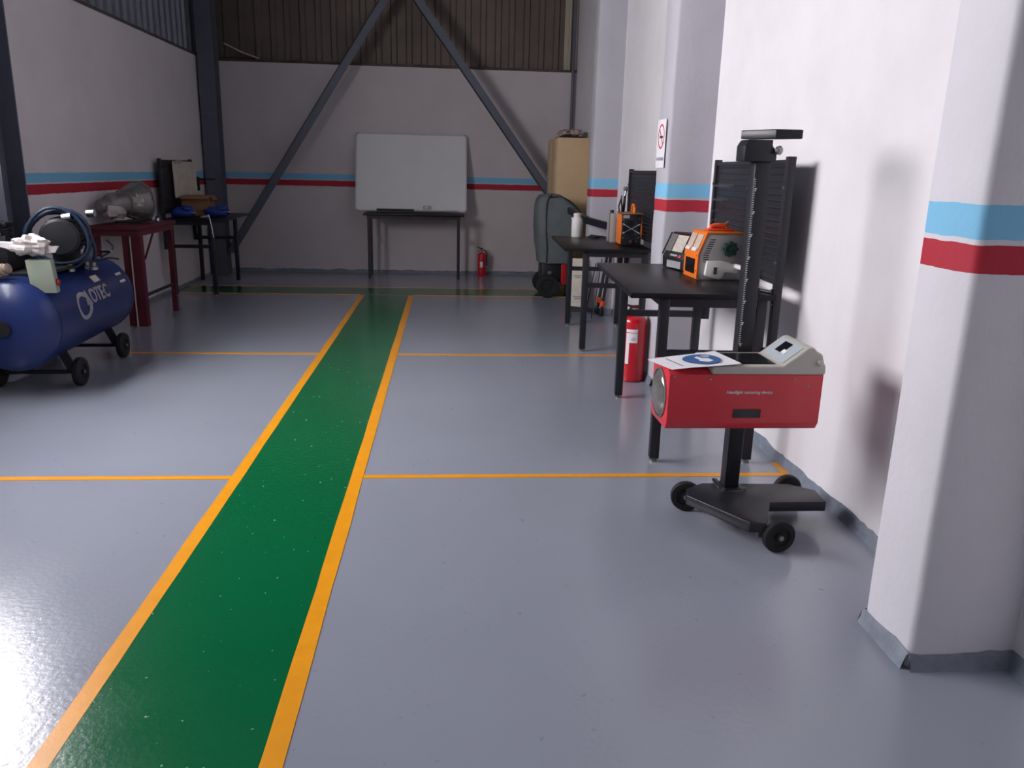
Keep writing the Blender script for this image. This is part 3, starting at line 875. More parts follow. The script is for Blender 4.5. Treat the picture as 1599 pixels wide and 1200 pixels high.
MB().box(-0.075, -0.02, -0.158, -0.154, 0.238, 0.265).build('rating_label', 'grey_ink', wd_)
MB().lathe([(0.014, 0), (0.014, 0.02), (0.010, 0.024)], (0.0, -0.155, 0.04), (0, -1, 0), 14).build('red_terminal', 'dark_red', wd_, smooth=40)
MB().lathe([(0.014, 0), (0.014, 0.02), (0.010, 0.024)], (0.05, -0.155, 0.04), (0, -1, 0), 14).build('black_terminal', 'rubber', wd_, smooth=40)
MB().tube([(0.03, -0.08, 0.282), (0.03, -0.075, 0.325), (0.03, -0.05, 0.345), (0.03, 0.03, 0.345), (0.03, 0.05, 0.32), (0.03, 0.055, 0.282)], 0.014, 8).build('handle', 'orange', wd_, smooth=40)

gc = thing('grey_control_box', 'flat grey metal box standing behind the orange welder', 'box', (1.50, 7.47, z2), math.radians(-4))
MB().box(-0.03, 0.03, -0.10, 0.10, 0.0, 0.26).build('case', 'machine_grey', gc, bevel=0.005)
MB().box(-0.034, -0.0295, -0.10, -0.088, 0.0, 0.26).build('edge_strip', 'black_plastic', gc)
MB().cyl((0.0, 0.02, 0.26), (0.0, 0.02, 0.285), 0.018, 12).build('cap', 'black_plastic', gc, smooth=40)

wr_ = thing('chrome_wrench', 'upright chrome and black wrench on top of the orange welder', 'wrench', (1.545, 7.20, z2 + 0.2832))
MB().lathe([(0.010, 0), (0.013, 0.03), (0.011, 0.10), (0.009, 0.14)], (0, 0, 0), (0.05, 0, 1), 12).build('grip', 'black_plastic', wr_, smooth=40)
MB().cyl((0.007, 0, 0.135), (0.012, 0, 0.19), 0.009, 12).build('shaft', 'chrome', wr_, smooth=40)
MB().lathe([(0.012, -0.012), (0.021, -0.010), (0.021, 0.010), (0.012, 0.012)], (0.013, 0, 0.200), (0.2, -1, 0.1), 18).build('head', 'chrome', wr_, smooth=40)
pl_ = thing('dark_pliers', 'dark pliers leaning beside the chrome wrench on the welder', 'pliers', (1.502, 7.185, z2 + 0.282))
MB().tube([(0.004, 0, 0.0), (-0.004, 0, 0.05), (0.014, 0, 0.115)], 0.007, 8).build('handle', 'black_plastic', pl_, smooth=40)
MB().tube([(0.026, 0.0, 0.0), (0.024, 0, 0.05), (0.014, 0.001, 0.115)], 0.007, 8).build('handle', 'black_plastic', pl_, smooth=40)
MB().obox((0.016, 0, 0.128), (0.008, 0, 0), (0, 0.006, 0), (0, 0, 0.016)).build('jaws', 'alloy', pl_, bevel=0.003)

cb_ = [(1.36, 7.86, 0), (1.40, 7.80, 0), (1.46, 7.84, 0), (1.43, 7.90, 0), (1.38, 7.86, 0.012), (1.42, 7.78, 0.012), (1.49, 7.77, 0.006), (1.52, 7.70, 0), (1.53, 7.62, 0.0), (1.51, 7.585, 0.02)]
tag(MB().tube([q + Vector((0, 0, z2 + 0.012)) for q in smooth_path(cb_)], 0.009, 8).build('black_cable', 'rubber', smooth=40), 'coiled black cable on the far right workbench next to the welder', 'cable')

bt = thing('white_bottle', 'white plastic bottle at the far end of the right workbench', 'bottle', (1.255, 7.96, z2))
MB().lathe([(0.048, 0), (0.053, 0.006), (0.053, 0.15), (0.048, 0.172), (0.036, 0.185), (0.034, 0.19)], (0, 0, 0), (0, 0, 1), 24).build('body', 'white', bt, smooth=40)
MB().lathe([(0.037, 0.19), (0.037, 0.222), (0.030, 0.228)], (0, 0, 0), (0, 0, 1), 20).build('cap', 'white', bt, smooth=40)
MB().box(-0.056, -0.034, -0.012, 0.012, 0.165, 0.185).build('spout', 'white', bt, bevel=0.003)

sb = thing('leaning_board', 'soiled white board with faint print leaning under the far right workbench', 'board', (1.39, 8.56, 0.0))
MB().hexa([(-0.085, 0.0, 0.105), (0.095, 0.0, 0.085), (0.095, 0.015, 0.085), (-0.085, 0.015, 0.105), (-0.075, 0.13, 0.60), (0.10, 0.13, 0.60), (0.10, 0.145, 0.60), (-0.075, 0.145, 0.60)]).build('panel', 'soiled_white', sb)
for zz, w in ((0.42, 0.045), (0.40, 0.03), (0.20, 0.05), (0.18, 0.035)):
    yy = 0.13 * (zz - 0.10) / 0.50 - 0.0015
    MB().obox((0.005, yy, zz), (w, 0, 0), (0, 0.0006, 0), Vector((0, 0.25, 1)).normalized() * 0.006).build('faint_print', 'grey_ink', sb)
rk = thing('wire_rack', 'low black wire rack on the floor under the far right workbench', 'rack', (1.39, 8.50, 0))
for k in range(5):
    MB().tube([(-0.11, -0.16 + k * 0.075, 0.084 - 0.0), (0.13, -0.16 + k * 0.075, 0.084)], 0.005, 6).build('wire', 'black_steel', rk, smooth=40)
for sx_ in (-0.10, 0.12):
    MB().tube([(sx_, -0.17, 0.004), (sx_, -0.17, 0.075), (sx_, 0.15, 0.075), (sx_, 0.15, 0.004)], 0.0045, 6).build('frame_wire', 'black_steel', rk, smooth=40)

def pole(p0, p1, r, joint_t, label, name='trimmer_pole', head=True):
    t = thing(name, label, 'pole', p0, 0, 'black poles leaning under the far right workbench')
    d = Vector(p1) - Vector(p0)
    MB().cyl((0, 0, 0.004) if head else (0, 0, 0.0), d, r, 12).build('shaft', 'black_steel', t, smooth=40)
    if head:
        q = d * joint_t
        dn = d.normalized()
        MB().lathe([(0.014, -0.03), (0.026, -0.028), (0.028, 0.0), (0.026, 0.028), (0.014, 0.03)], q, dn, 14).build('orange_joint', 'orange_red', t, smooth=40)
        MB().lathe([(r * 1.3, 0), (r * 1.7, 0.02), (r * 1.5, 0.06)], (0, 0, 0.0), dn, 12).build('foot', 'rubber', t, smooth=40)
    return t
pole((1.625, 8.66, 0.005), (1.755, 8.63, 1.03), 0.017, 0.15, 'black pole with orange joint, left of the two leaning trimmers')
pole((1.645, 8.52, 0.005), (1.762, 8.50, 1.03), 0.017, 0.13, 'black pole with orange joint, right of the two leaning trimmers')
for k, (a, b2) in enumerate((((1.50, 8.66, 0.005), (1.60, 8.70, 0.55)), ((1.57, 8.58, 0.005), (1.66, 8.69, 0.60)))):
    tag(MB().cyl(a, b2, 0.006, 8).build('thin_rod', 'black_steel', smooth=40), ('thin black rod leaning left of the trimmer poles, farther from them', 'thin black rod leaning right next to the trimmer poles')[k], 'rod', 'thin black rods under the far right workbench')

# ------------------------------------------------------------------ covered trolley
ct = thing('covered_trolley', 'wheeled black and red trolley under a grey canvas cover', 'trolley', (1.30, 10.05, 0))
sec = [  # z, x0, x1, y0, y1
    (0.42, 1.105, 1.50, 9.80, 10.28), (0.52, 1.10, 1.53, 9.78, 10.30), (0.66, 1.075, 1.55, 9.77, 10.31), (0.85, 1.055, 1.58, 9.76, 10.32),
    (1.02, 1.05, 1.60, 9.77, 10.31), (1.10, 1.055, 1.54, 9.78, 10.30), (1.18, 1.075, 1.44, 9.80, 10.28), (1.225, 1.115, 1.36, 9.84, 10.24), (1.238, 1.17, 1.31, 9.90, 10.18)]
vs, fs = [], []
NS = 40
for z, xa, xb, ya, yb_ in sec:
    for i in range(NS):
        a = 2 * math.pi * i / NS
        ca, sa = math.cos(a), math.sin(a)
        e_ = 0.38
        px = (xa + xb) / 2 + (xb - xa) / 2 * math.copysign(abs(ca) ** e_, ca)
        py = (ya + yb_) / 2 + (yb_ - ya) / 2 * math.copysign(abs(sa) ** e_, sa)
        k = 0.016 * noise.noise(Vector((px * 7, py * 7, z * 4)))
        vs.append((px + k * ca, py + k * sa, z + 0.012 * noise.noise(Vector((px * 9, py * 9, 1)))))
for j in range(len(sec) - 1):
    fs += [(j * NS + i, j * NS + (i + 1) % NS, (j + 1) * NS + (i + 1) % NS, (j + 1) * NS + i) for i in range(NS)]
fs.append(tuple(range((len(sec) - 1) * NS, len(sec) * NS)))
cv = MB().add(vs, fs).build('canvas_cover', 'cover', ct, smooth=60, world=True)
MB().tube([(1.19, 9.792, 0.43), (1.19, 9.768, 0.60), (1.17, 9.758, 0.80), (1.165, 9.762, 1.0), (1.17, 9.782, 1.13), (1.20, 9.81, 1.205), (1.24, 9.86, 1.232)], 0.008, 6).build('piping', 'piping', cv, smooth=40, world=True)
MB().tube([(1.20, 9.81, 1.205), (1.36, 9.84, 1.21), (1.44, 9.80, 1.17), (1.52, 9.79, 1.105), (1.60, 9.79, 1.02)], 0.010, 6).build('piping', 'piping', cv, smooth=40, world=True)
MB().box(1.14, 1.40, 9.86, 10.24, 0.18, 0.44).build('body', 'black_plastic', ct, bevel=0.02, world=True)
MB().box(1.38, 1.445, 9.83, 10.26, 0.16, 0.45).build('red_side_panel', 'red_paint', ct, bevel=0.008, world=True)
MB().box(1.445, 1.56, 9.86, 10.24, 0.28, 0.43).build('rear_box', 'black_plastic', ct, bevel=0.01, world=True)
MB().box(1.48, 1.52, 9.9, 10.2, 0.0, 0.30).build('rest_leg', 'black_steel', ct, world=True)
MB().cyl((1.24, 9.86, 0.30), (1.24, 9.845, 0.30), 0.025, 14).build('filler_cap', 'zinc', ct, smooth=40, world=True)
for yy in (9.80, 10.30):
    s = -1 if yy < 10 else 1
    wh = MB().lathe([(0.06, -0.03), (0.125, -0.03), (0.14, -0.015), (0.14, 0.015), (0.125, 0.03), (0.09, 0.03), (0.085, 0.012), (0.03, 0.012), (0.028, 0.034)], (1.215, yy, 0.14), (0, s, 0), 32).build('wheel', 'rubber', ct, smooth=35, world=True)
    MB().lathe([(0.088, 0.013), (0.094, 0.030), (0.080, 0.016)], (1.215, yy, 0.14), (0, s, 0), 28).build('rim', 'dark_iron', wh, smooth=40, world=True)
MB().cyl((1.215, 9.80, 0.14), (1.215, 10.30, 0.14), 0.012, 10).build('axle', 'zinc', ct, smooth=40, world=True)
MB().bar((1.44, 9.79, 1.06), (1.47, 8.66, 1.01), 0.045, 0.07).bar((1.465, 8.67, 1.01), (1.63, 8.33, 0.975), 0.045, 0.07).build('pull_handle', 'black_steel', ct, world=True)

# ------------------------------------------------------------------ cabinet, bundle
ca = thing('metal_cabinet', 'tall beige metal cabinet in the far right corner', 'cabinet', (1.57, 11.03, 0))
MB().box(1.38, 1.790, 10.60, 11.47, 0.05, 1.925).build('body', 'cabinet', ca, bevel=0.004, world=True)
MB().box(1.40, 1.73, 10.62, 11.45, 0.0, 0.05).build('plinth', 'cabinet', ca, world=True)
for k in range(2):
    y0 = 10.61 + k * 0.43
    dr = MB().box(1.364, 1.379, y0, y0 + 0.423, 0.07, 1.91).build('door', 'cabinet', ca, bevel=0.003, world=True)
    yh = y0 + (0.385 if k == 0 else 0.04)
    MB().box(1.350, 1.365, yh - 0.012, yh + 0.012, 1.02, 1.16).build('handle', 'zinc', dr, world=True)
bd = thing('wrapped_bundle', 'crumpled patterned bundle on top of the beige cabinet', 'bundle', (1.57, 10.95, 1.925))
bl_ = MB().blob((1.49, 10.82, 1.985), 0.075, 0.14, 0.045, 1, 0.5, 2.5).blob((1.62, 10.80, 1.99), 0.09, 0.14, 0.045, 2, 0.5, 2.5).blob((1.57, 11.03, 1.995), 0.14, 0.15, 0.045, 3, 0.4, 2.5)
bl_.build('cloth', 'bundle', bd, smooth=60, world=True)
MB().box(1.42, 1.735, 10.66, 11.20, 1.9255, 1.944).build('tray', 'dark_iron', bd, world=True)

# ------------------------------------------------------------------ whiteboard and its table
wtab = thing('narrow_table', 'narrow black table against the back wall under the whiteboard', 'table', (-0.5, 11.6, 0))
MB().box(-1.17, 0.22, 11.37, 11.80, 0.865, 0.89).build('tabletop', 'black_top', wtab, bevel=0.003, world=True)
MB().box(-1.12, 0.17, 11.40, 11.425, 0.82, 0.865).box(-1.12, 0.17, 11.735, 11.76, 0.82, 0.865).build('apron', 'black_steel', wtab, world=True)
for xx in (-1.095, 0.14):
    for yy in (11.41, 11.745):
        MB().box(xx - 0.019, xx + 0.019, yy - 0.019, yy + 0.019, 0, 0.82).build('leg', 'black_steel', wtab, world=True)
    MB().box(xx - 0.012, xx + 0.012, 11.43, 11.726, 0.56, 0.59).build('crossbar', 'black_steel', wtab, world=True)
wbo = thing('whiteboard', 'large framed whiteboard leaning on the wall above the narrow table', 'whiteboard', (-0.52, 11.66, 0.89))
p00 = Vector((-1.30, 11.665, 0.912)); p10 = Vector((0.255, 11.665, 0.912))
tilt = Vector((0, 0.33, 1.06))
L_ = tilt.length
tu = tilt.normalized()
tn = Vector((0, -tu.z, tu.y))
ex = Vector((1, 0, 0))
cen = (p00 + p10) / 2 + tilt / 2
hw = 0.7775
MB().obox(cen, ex * (hw - 0.012), tu * (L_ / 2 - 0.012), tn * 0.007).build('writing_surface', 'board', wbo, world=True)
fb = MB()
fb.obox(cen + tu * (L_ / 2 - 0.010), ex * (hw - 0.04), tu * 0.010, tn * 0.013)
fb.obox(cen - tu * (L_ / 2 - 0.010), ex * (hw - 0.04), tu * 0.010, tn * 0.013)
fb.obox(cen + ex * (hw - 0.010), ex * 0.010, tu * (L_ / 2 - 0.04), tn * 0.013)
fb.obox(cen - ex * (hw - 0.010), ex * 0.010, tu * (L_ / 2 - 0.04), tn * 0.013)
fb.build('frame', 'alu', wbo, world=True)
for sx_ in (-1, 1):
    for sz in (-1, 1):
        poly = [(0.05, 0), (0.05, 0.022), (0.024, 0.024), (0.022, 0.05), (0, 0.05), (0, 0.028), (0.028, 0)]
        poly = [(sx_ * (hw - a + 0.003), sz * (L_ / 2 - c_ + 0.003)) for a, c_ in poly]
        MB().prism(poly, cen - tn * 0.012, ex, tu, tn * 0.028).build('corner_cap', 'machine_grey', wbo, world=True)
pt = MB().obox(cen - tu * (L_ / 2 - 0.012) + ex * -0.22 + tn * 0.035, ex * 0.26, tu * 0.010, tn * 0.022).build('pen_tray', 'black_plastic', wbo, world=True)
MB().obox(cen - tu * (L_ / 2 - 0.012) + ex * 0.36 + tn * 0.030, ex * 0.30, tu * 0.008, tn * 0.017).build('pen_tray', 'alu', wbo, world=True)
mk = thing('board_wiper', 'crumpled pale cloth on the whiteboard tray', 'cloth', cen - tu * (L_ / 2 - 0.05) + ex * 0.22 + tn * 0.036)
MB().blob((0, 0, 0.0), 0.055, 0.02, 0.026, 4, 0.6, 3).build('cloth', 'plastic_film', mk, smooth=60)

# ------------------------------------------------------------------ left side: red table and gearbox
rtb = thing('red_table', 'dark red steel table by the left wall carrying the gearbox', 'table', (-3.0, 8.15, 0))
MB().box(-3.26, -2.80, 7.66, 8.68, 0.895, 0.93).build('tabletop', 'dark_red', rtb, bevel=0.004, world=True)
MB().box(-3.24, -2.82, 7.69, 7.71, 0.84, 0.8945).box(-2.84, -2.82, 7.712, 8.65, 0.84, 0.8945).build('apron', 'dark_red', rtb, world=True)
ch = MB().box(-2.90, -2.82, 7.72, 7.728, 0, 0.84).box(-2.90, -2.892, 7.728, 7.80, 0, 0.84).box(-2.828, -2.82, 7.728, 7.80, 0, 0.84)
ch.build('leg', 'dark_red', rtb, world=True)
MB().box(-2.99, -2.935, 7.74, 7.80, 0, 0.84).build('leg', 'dark_red', rtb, world=True)
MB().box(-2.915, -2.905, 7.715, 7.725, 0.0, 0.84).build('pale_leg_edge', 'pale_rod', rtb, world=True)  # thin pale upright strip along the edge of the channel leg
MB().box(-2.865, -2.82, 8.58, 8.625, 0, 0.84).build('leg', 'dark_red', rtb, world=True)
MB().box(-3.24, -3.195, 8.58, 8.625, 0, 0.84).build('leg', 'dark_red', rtb, world=True)
MB().box(-3.24, -3.195, 7.74, 7.785, 0, 0.84).build('leg', 'dark_red', rtb, world=True)
MB().box(-2.855, -2.833, 7.80, 8.58, 0.27, 0.295).build('stretcher', 'dark_iron', rtb, world=True)
MB().bar((-2.84, 7.86, 0.62), (-2.84, 8.12, 0.84), 0.012, 0.02).build('gusset', 'dark_red', rtb, world=True)

gb = thing('gearbox', 'plastic wrapped aluminium gearbox lying on the dark red table', 'gearbox', (-3.0, 8.05, 0.93))
ax = Vector((-0.20, -0.45, -0.03)).normalized()
c0 = Vector((-2.985, 8.27, 1.130))
MB().lathe([(0.16, -0.01), (0.195, 0.0), (0.195, 0.022), (0.18, 0.03), (0.165, 0.08), (0.13, 0.17), (0.115, 0.20)], c0, ax, 28).build('bell_housing', 'alloy', gb, smooth=35, world=True)
MB().lathe([(0.115, 0.19), (0.125, 0.20), (0.125, 0.225), (0.11, 0.23), (0.105, 0.36), (0.085, 0.40), (0.06, 0.42), (0.055, 0.50), (0.045, 0.51)], c0, ax, 22).build('gear_case', 'alloy', gb, smooth=35, world=True)
u_ = ax.cross(Vector((0, 0, 1))).normalized()
rb = MB()
for k in range(10):
    a = 2 * math.pi * k / 10
    dv = u_ * math.cos(a) + u_.cross(ax) * math.sin(a)
    rb.bar(c0 + ax * 0.03 + dv * 0.178, c0 + ax * 0.19 + dv * 0.122, 0.012, 0.02, dv)
rb.build('rib', 'alloy', gb, world=True)
for k in range(9):
    a = 2 * math.pi * k / 9 + 0.2
    dv = u_ * math.cos(a) + u_.cross(ax) * math.sin(a)
    MB().cyl(c0 + dv * 0.183 + ax * 0.02, c0 + dv * 0.183 + ax * 0.036, 0.010, 8).build('bolt', 'zinc', gb, world=True)
MB().blob(c0 + ax * 0.12 + Vector((0.09, -0.03, 0.02)), 0.055, 0.075, 0.075, 5, 0.5, 2.5).build('side_cover', 'plastic_film', gb, smooth=60, world=True)
MB().blob(c0 + ax * 0.36 + Vector((0.02, 0, -0.055)), 0.10, 0.14, 0.075, 6, 0.45, 3.0).build('plastic_wrap', 'plastic_film', gb, smooth=60, world=True)
MB().tube([c0 + ax * 0.02 + Vector((0.1, 0, -0.165)), c0 + ax * 0.3 + Vector((0.13, 0.02, -0.155)), c0 + ax * 0.42 + Vector((0.07, 0, -0.150))], 0.014, 8).build('support_rail', 'dark_iron', gb, smooth=40, world=True)
sc = thing('steel_socket', 'small shiny socket standing near the gearbox tail', 'socket', (-2.87, 8.36, 0.93))
MB().lathe([(0.022, 0), (0.024, 0.01), (0.022, 0.035), (0.018, 0.04)], (0, 0, 0), (0, 0, 1), 16).build('sleeve', 'chrome', sc, smooth=40)
MB().cyl((0, 0, 0.04), (0, 0, 0.055), 0.014, 14).build('drive_end', 'dark_iron', sc, smooth=40)

# things on the left bench
z3 = BH * 0.965
wp = thing('small_whiteboard', 'plain white board standing against the pegboard by the left wall', 'board', (-3.19, 10.42, 1.05))
MB().hexa([(-3.205, 10.00, 1.10), (-3.195, 10.00, 1.10), (-3.195, 10.86, 1.10), (-3.205, 10.86, 1.10), (-3.205, 9.97, 1.515), (-3.195, 9.97, 1.515), (-3.195, 10.83, 1.515), (-3.205, 10.83, 1.515)]).build('sheet', 'soiled_white', wp, world=True)
MB().box(-3.194, -3.186, 10.05, 10.28, 1.49, 1.535).build('clip', 'machine_grey', wp, world=True)
cbx = thing('cardboard_box', 'open brown cardboard box on the left workbench', 'box', (-3.01, 10.22, z3), 0.08)
MB().box(-0.16, 0.16, -0.14, 0.14, 0, 0.006).box(-0.16, 0.16, -0.14, -0.134, 0, 0.24).box(-0.16, 0.16, 0.134, 0.14, 0, 0.24).box(-0.16, -0.154, -0.14, 0.14, 0, 0.24).box(0.154, 0.16, -0.14, 0.14, 0, 0.24).build('carton', 'cardboard', cbx)
MB().bar((0, -0.137, 0.24), (0, -0.20, 0.200), 0.005, 0.31, (1, 0, 0)).build('flap', 'cardboard', cbx)
MB().bar((0.157, 0, 0.24), (0.20, 0, 0.19), 0.005, 0.27, (0, 1, 0)).build('flap', 'cardboard', cbx)
def blue_tool(loc, rz, label, rod):
    t = thing('blue_tool_bundle', label, 'tool', loc, rz, 'blue wrapped tools on the left workbench')
    MB().blob((0, 0, 0.062), 0.15, 0.085, 0.066, int(loc[1] * 3), 0.35, 2.6).build('wrapped_body', 'tool_blue', t, smooth=60)
    MB().blob((0.08, -0.02, 0.112), 0.07, 0.06, 0.03, 9, 0.4, 2.6).build('wrapped_grip', 'tool_blue', t, smooth=60)
    MB().lathe([(0.016, 0), (0.020, 0.01), (0.020, 0.035), (0.012, 0.05)], (0.13, -0.02, 0.06), (1, -0.1, 0), 14).build('metal_tip', 'chrome', t, smooth=40)
    if rod:
        MB().tube([(0.178, -0.02, 0.062), (0.19, -0.03, 0.055), (0.205, -0.03, -0.15), (0.215, -0.03, -0.20)], 0.006, 8).build('hanging_rod', 'chrome', t, smooth=40)
    return t
blue_tool((-3.05, 9.72, z3), -0.25, 'blue plastic wrapped tool at the bench end nearest the red table', False)
blue_tool((-2.735, 9.96, z3), -0.05, 'blue plastic wrapped tool on the bench, right of the cardboard box', False)
hr = MB().tube([(-2.72, 9.53, z3 + 0.040), (-2.69, 9.50, z3 + 0.030), (-2.672, 9.495, z3 - 0.06), (-2.655, 9.49, z3 - 0.20)], 0.0045, 8)
hr.cyl((-2.80, 9.58, z3 + 0.02), (-2.70, 9.51, z3 + 0.038), 0.016, 12)
tag(hr.build('hooked_bar', 'chrome', smooth=40), 'shiny steel bar hooked over the corner of the left workbench', 'bar')
lc = thing('wall_bracket', 'small dark bracket on the wall by the corner column', 'bracket', (XL, 11.2, 1.2))
MB().box(XL, XL + 0.03, 11.17, 11.23, 1.15, 1.33).build('plate', 'dark_iron', lc, world=True)
MB().bar((XL + 0.03, 11.2, 1.30), (XL + 0.24, 11.2, 1.30), 0.03, 0.025).build('arm', 'dark_iron', lc, world=True)

# ------------------------------------------------------------------ air compressor
ac = thing('air_compressor', 'large blue wheeled air compressor by the left wall', 'compressor', (-2.79, 5.97, 0))
A0 = Vector((-2.755, 5.14, 0.475)); A1 = Vector((-2.835, 6.80, 0.475))
ad = (A1 - A0).normalized()
Lt = (A1 - A0).length
R_ = 0.295
dish = [(R_ * math.sin(a * math.pi / 2 / 8), 0.13 * (1 - math.cos(a * math.pi / 2 / 8))) for a in range(1, 9)]
p = dish + [(R_ + 0.004, 0.13), (R_ + 0.004, 0.165), (R_, 0.167), (R_, Lt - 0.167), (R_ + 0.004, Lt - 0.165), (R_ + 0.004, Lt - 0.13)] + [(r, Lt - t) for r, t in dish[::-1]]
tank = MB().lathe(p, A0, ad, 48).build('tank', 'comp_blue', ac, smooth=35, world=True)
MB().lathe([(0.05, -0.012), (0.05, 0.02), (0.03, 0.02), (0.03, 0.0)], A0, ad, 20).build('end_plug', 'dark_iron', tank, smooth=40, world=True)
side_u = ad.cross(Vector((0, 0, 1))).normalized()      # towards the room
def on_tank(t, ang, off=0.001):
    """point on the shell: t along axis, ang up from the horizontal"""
    n = side_u * math.cos(ang) + Vector((0, 0, 1)) * math.sin(ang)
    return A0 + ad * t + n * (R_ + off), n
def tank_patch(name, poly, m, off=0.0015):
    """decal: polygon of (t, angle) wrapped on the shell"""
    lo = [on_tank(t, a, 0.0003)[0] for t, a in poly]
    hi = [on_tank(t, a, off)[0] for t, a in poly]
    n = len(poly)
    return MB().add(lo + hi, [tuple(range(n, 2 * n))] + [(i, (i + 1) % n, n + (i + 1) % n, n + i) for i in range(n)]).build(name, m, tank, world=True)
def tank_ring(name, ct_, ca_, rt_, ra, w0, m, n=44, a0=0, a1=2 * math.pi):
    vs = []
    for q in (0.0006, 0.002):
        for k in (1.0, w0):
            for i in range(n + 1):
                a = a0 + (a1 - a0) * i / n
                sh = 0.0 if k == 1.0 else -0.012
                vs.append(on_tank(ct_ + rt_ * k * math.cos(a) + sh, ca_ + ra * k * math.sin(a), q)[0])
    K = n + 1
    fs = [(2 * K + i, 2 * K + i + 1, 3 * K + i + 1, 3 * K + i) for i in range(n)]
    return MB().add(vs, fs).build(name, m, tank, world=True)
tank_ring('logo_ring', 0.56, 0.20, 0.12, 0.33, 0.68, 'grey_ink')
def tank_text(body, size, t0, ang, m, name):
    cu = bpy.data.curves.new(name, 'FONT')
    cu.body = body; cu.size = size; cu.align_x = 'LEFT'; cu.align_y = 'CENTER'; cu.offset = 0.004; cu.extrude = 0.0005
    tmp = bpy.data.objects.new(name + '_tmp', cu)
    COL.objects.link(tmp)
    me = bpy.data.meshes.new_from_object(tmp.evaluated_get(bpy.context.evaluated_depsgraph_get()))
    bpy.data.objects.remove(tmp)
    for v in me.vertices:
        v.co = on_tank(t0 + v.co.x, ang + v.co.y / R_, 0.003 + v.co.z)[0]
    me.materials.clear()
    return link(name, me, m, tank, True)
tank_text('AOTEC', 0.135, 0.60, 0.33, 'grey_ink', 'logo_lettering')
tank_patch('white_sticker', [(0.90, 0.62), (1.02, 0.62), (1.02, 0.80), (0.90, 0.80)], 'soiled_white')
tank_patch('white_sticker', [(1.34, 0.38), (1.45, 0.38), (1.45, 0.66), (1.34, 0.66)], 'soiled_white')
for t in (0.42, 1.28):
    c = A0 + ad * t
    for s in (-1, 1):
        q = c + side_u * s * 0.22
        MB().bar((c.x + side_u.x * s * 0.15, c.y + side_u.y * s * 0.15, 0.26), (q.x, q.y, 0.10), 0.06, 0.012, ad).build('foot_bracket', 'dark_iron', ac, world=True)
        wc = Vector((c.x, c.y, 0.10)) + side_u * s * 0.262
        wl_ = MB().lathe([(0.045, -0.025), (0.09, -0.025), (0.10, -0.012), (0.10, 0.012), (0.09, 0.025), (0.055, 0.025), (0.05, 0.012), (0.02, 0.012), (0.018, 0.028)], wc, side_u * s, 24).build('wheel', 'rubber', ac, smooth=35, world=True)
        MB().cyl(wc, wc + side_u * s * 0.034, 0.012, 10).build('axle_nut', 'zinc', wl_, world=True)
    MB().cyl((c.x - side_u.x * 0.26, c.y - side_u.y * 0.26, 0.10), (c.x + side_u.x * 0.26, c.y + side_u.y * 0.26, 0.10), 0.014, 10).build('axle', 'dark_iron', ac, smooth=40, world=True)
MB().box(-3.02, -2.62, 5.44, 6.30, 0.768, 0.79).build('machine_deck', 'dark_iron', ac, bevel=0.004, world=True)
# motor with fins
mc = Vector((-2.70, 5.98, 0.985))
md = Vector((0.25, -0.97, 0)).normalized()
mo = MB().lathe([(0.03, -0.19), (0.10, -0.19), (0.118, -0.16), (0.118, 0.12), (0.128, 0.125), (0.128, 0.17), (0.11, 0.19), (0.03, 0.20)], mc, md, 28).build('motor', 'dark_iron', ac, smooth=35, world=True)
fin = MB()
mu = md.cross(Vector((0, 0, 1))).normalized()
for k in range(22):
    a = 2 * math.pi * k / 22
    dv = mu * math.cos(a) + Vector((0, 0, 1)) * math.sin(a)
    fin.obox(mc + dv * 0.124 - md * 0.02, md * 0.135, dv * 0.012, dv.cross(md) * 0.003)
fin.build('cooling_fins', 'dark_iron', mo, world=True)
MB().box(-2.76, -2.64, 5.90, 6.08, 0.79, 0.88).build('motor_foot', 'dark_iron', ac, bevel=0.006, world=True)
MB().cyl(mc + Vector((0.06, -0.12, 0.13)), mc + Vector((0.115, -0.115, 0.14)), 0.030, 16).build('chrome_fitting', 'chrome', ac, smooth=40, world=True)
MB().cyl(mc + Vector((0.165, 0.02, 0.155)), mc + Vector((0.215, 0.02, 0.16)), 0.028, 16).build('chrome_fitting', 'chrome', ac, smooth=40, world=True)
# pump block and belt guard
pc_ = Vector((-2.96, 5.60, 0.79))
MB().box(pc_.x - 0.11, pc_.x + 0.11, pc_.y - 0.13, pc_.y + 0.13, 0.79, 0.93).build('crankcase', 'dark_iron', ac, bevel=0.02, world=True)
for s in (-1, 1):
    q = MB()
    for k in range(7):
        q.cyl((pc_.x, pc_.y + s * 0.075, 0.93 + k * 0.019), (pc_.x, pc_.y + s * 0.075, 0.94 + k * 0.019), 0.062, 18)
        q.cyl((pc_.x, pc_.y + s * 0.075, 0.94 + k * 0.019), (pc_.x, pc_.y + s * 0.075, 0.949 + k * 0.019), 0.046, 12)
    q.build('finned_cylinder', 'dark_iron', ac, smooth=40, world=True)
    MB().box(pc_.x - 0.058, pc_.x + 0.058, pc_.y + s * 0.075 - 0.055, pc_.y + s * 0.075 + 0.055, 1.062, 1.095).build('cylinder_head', 'dark_iron', ac, bevel=0.006, world=True)
MB().box(-3.05, -2.82, 5.44, 5.46, 0.80, 1.02).build('belt_guard', 'dark_iron', ac, bevel=0.008, world=True)
MB().cyl((-2.93, 5.44, 1.035), (-2.85, 5.44, 1.035), 0.010, 10).build('cooler_pipe', 'alu', ac, smooth=40, world=True)
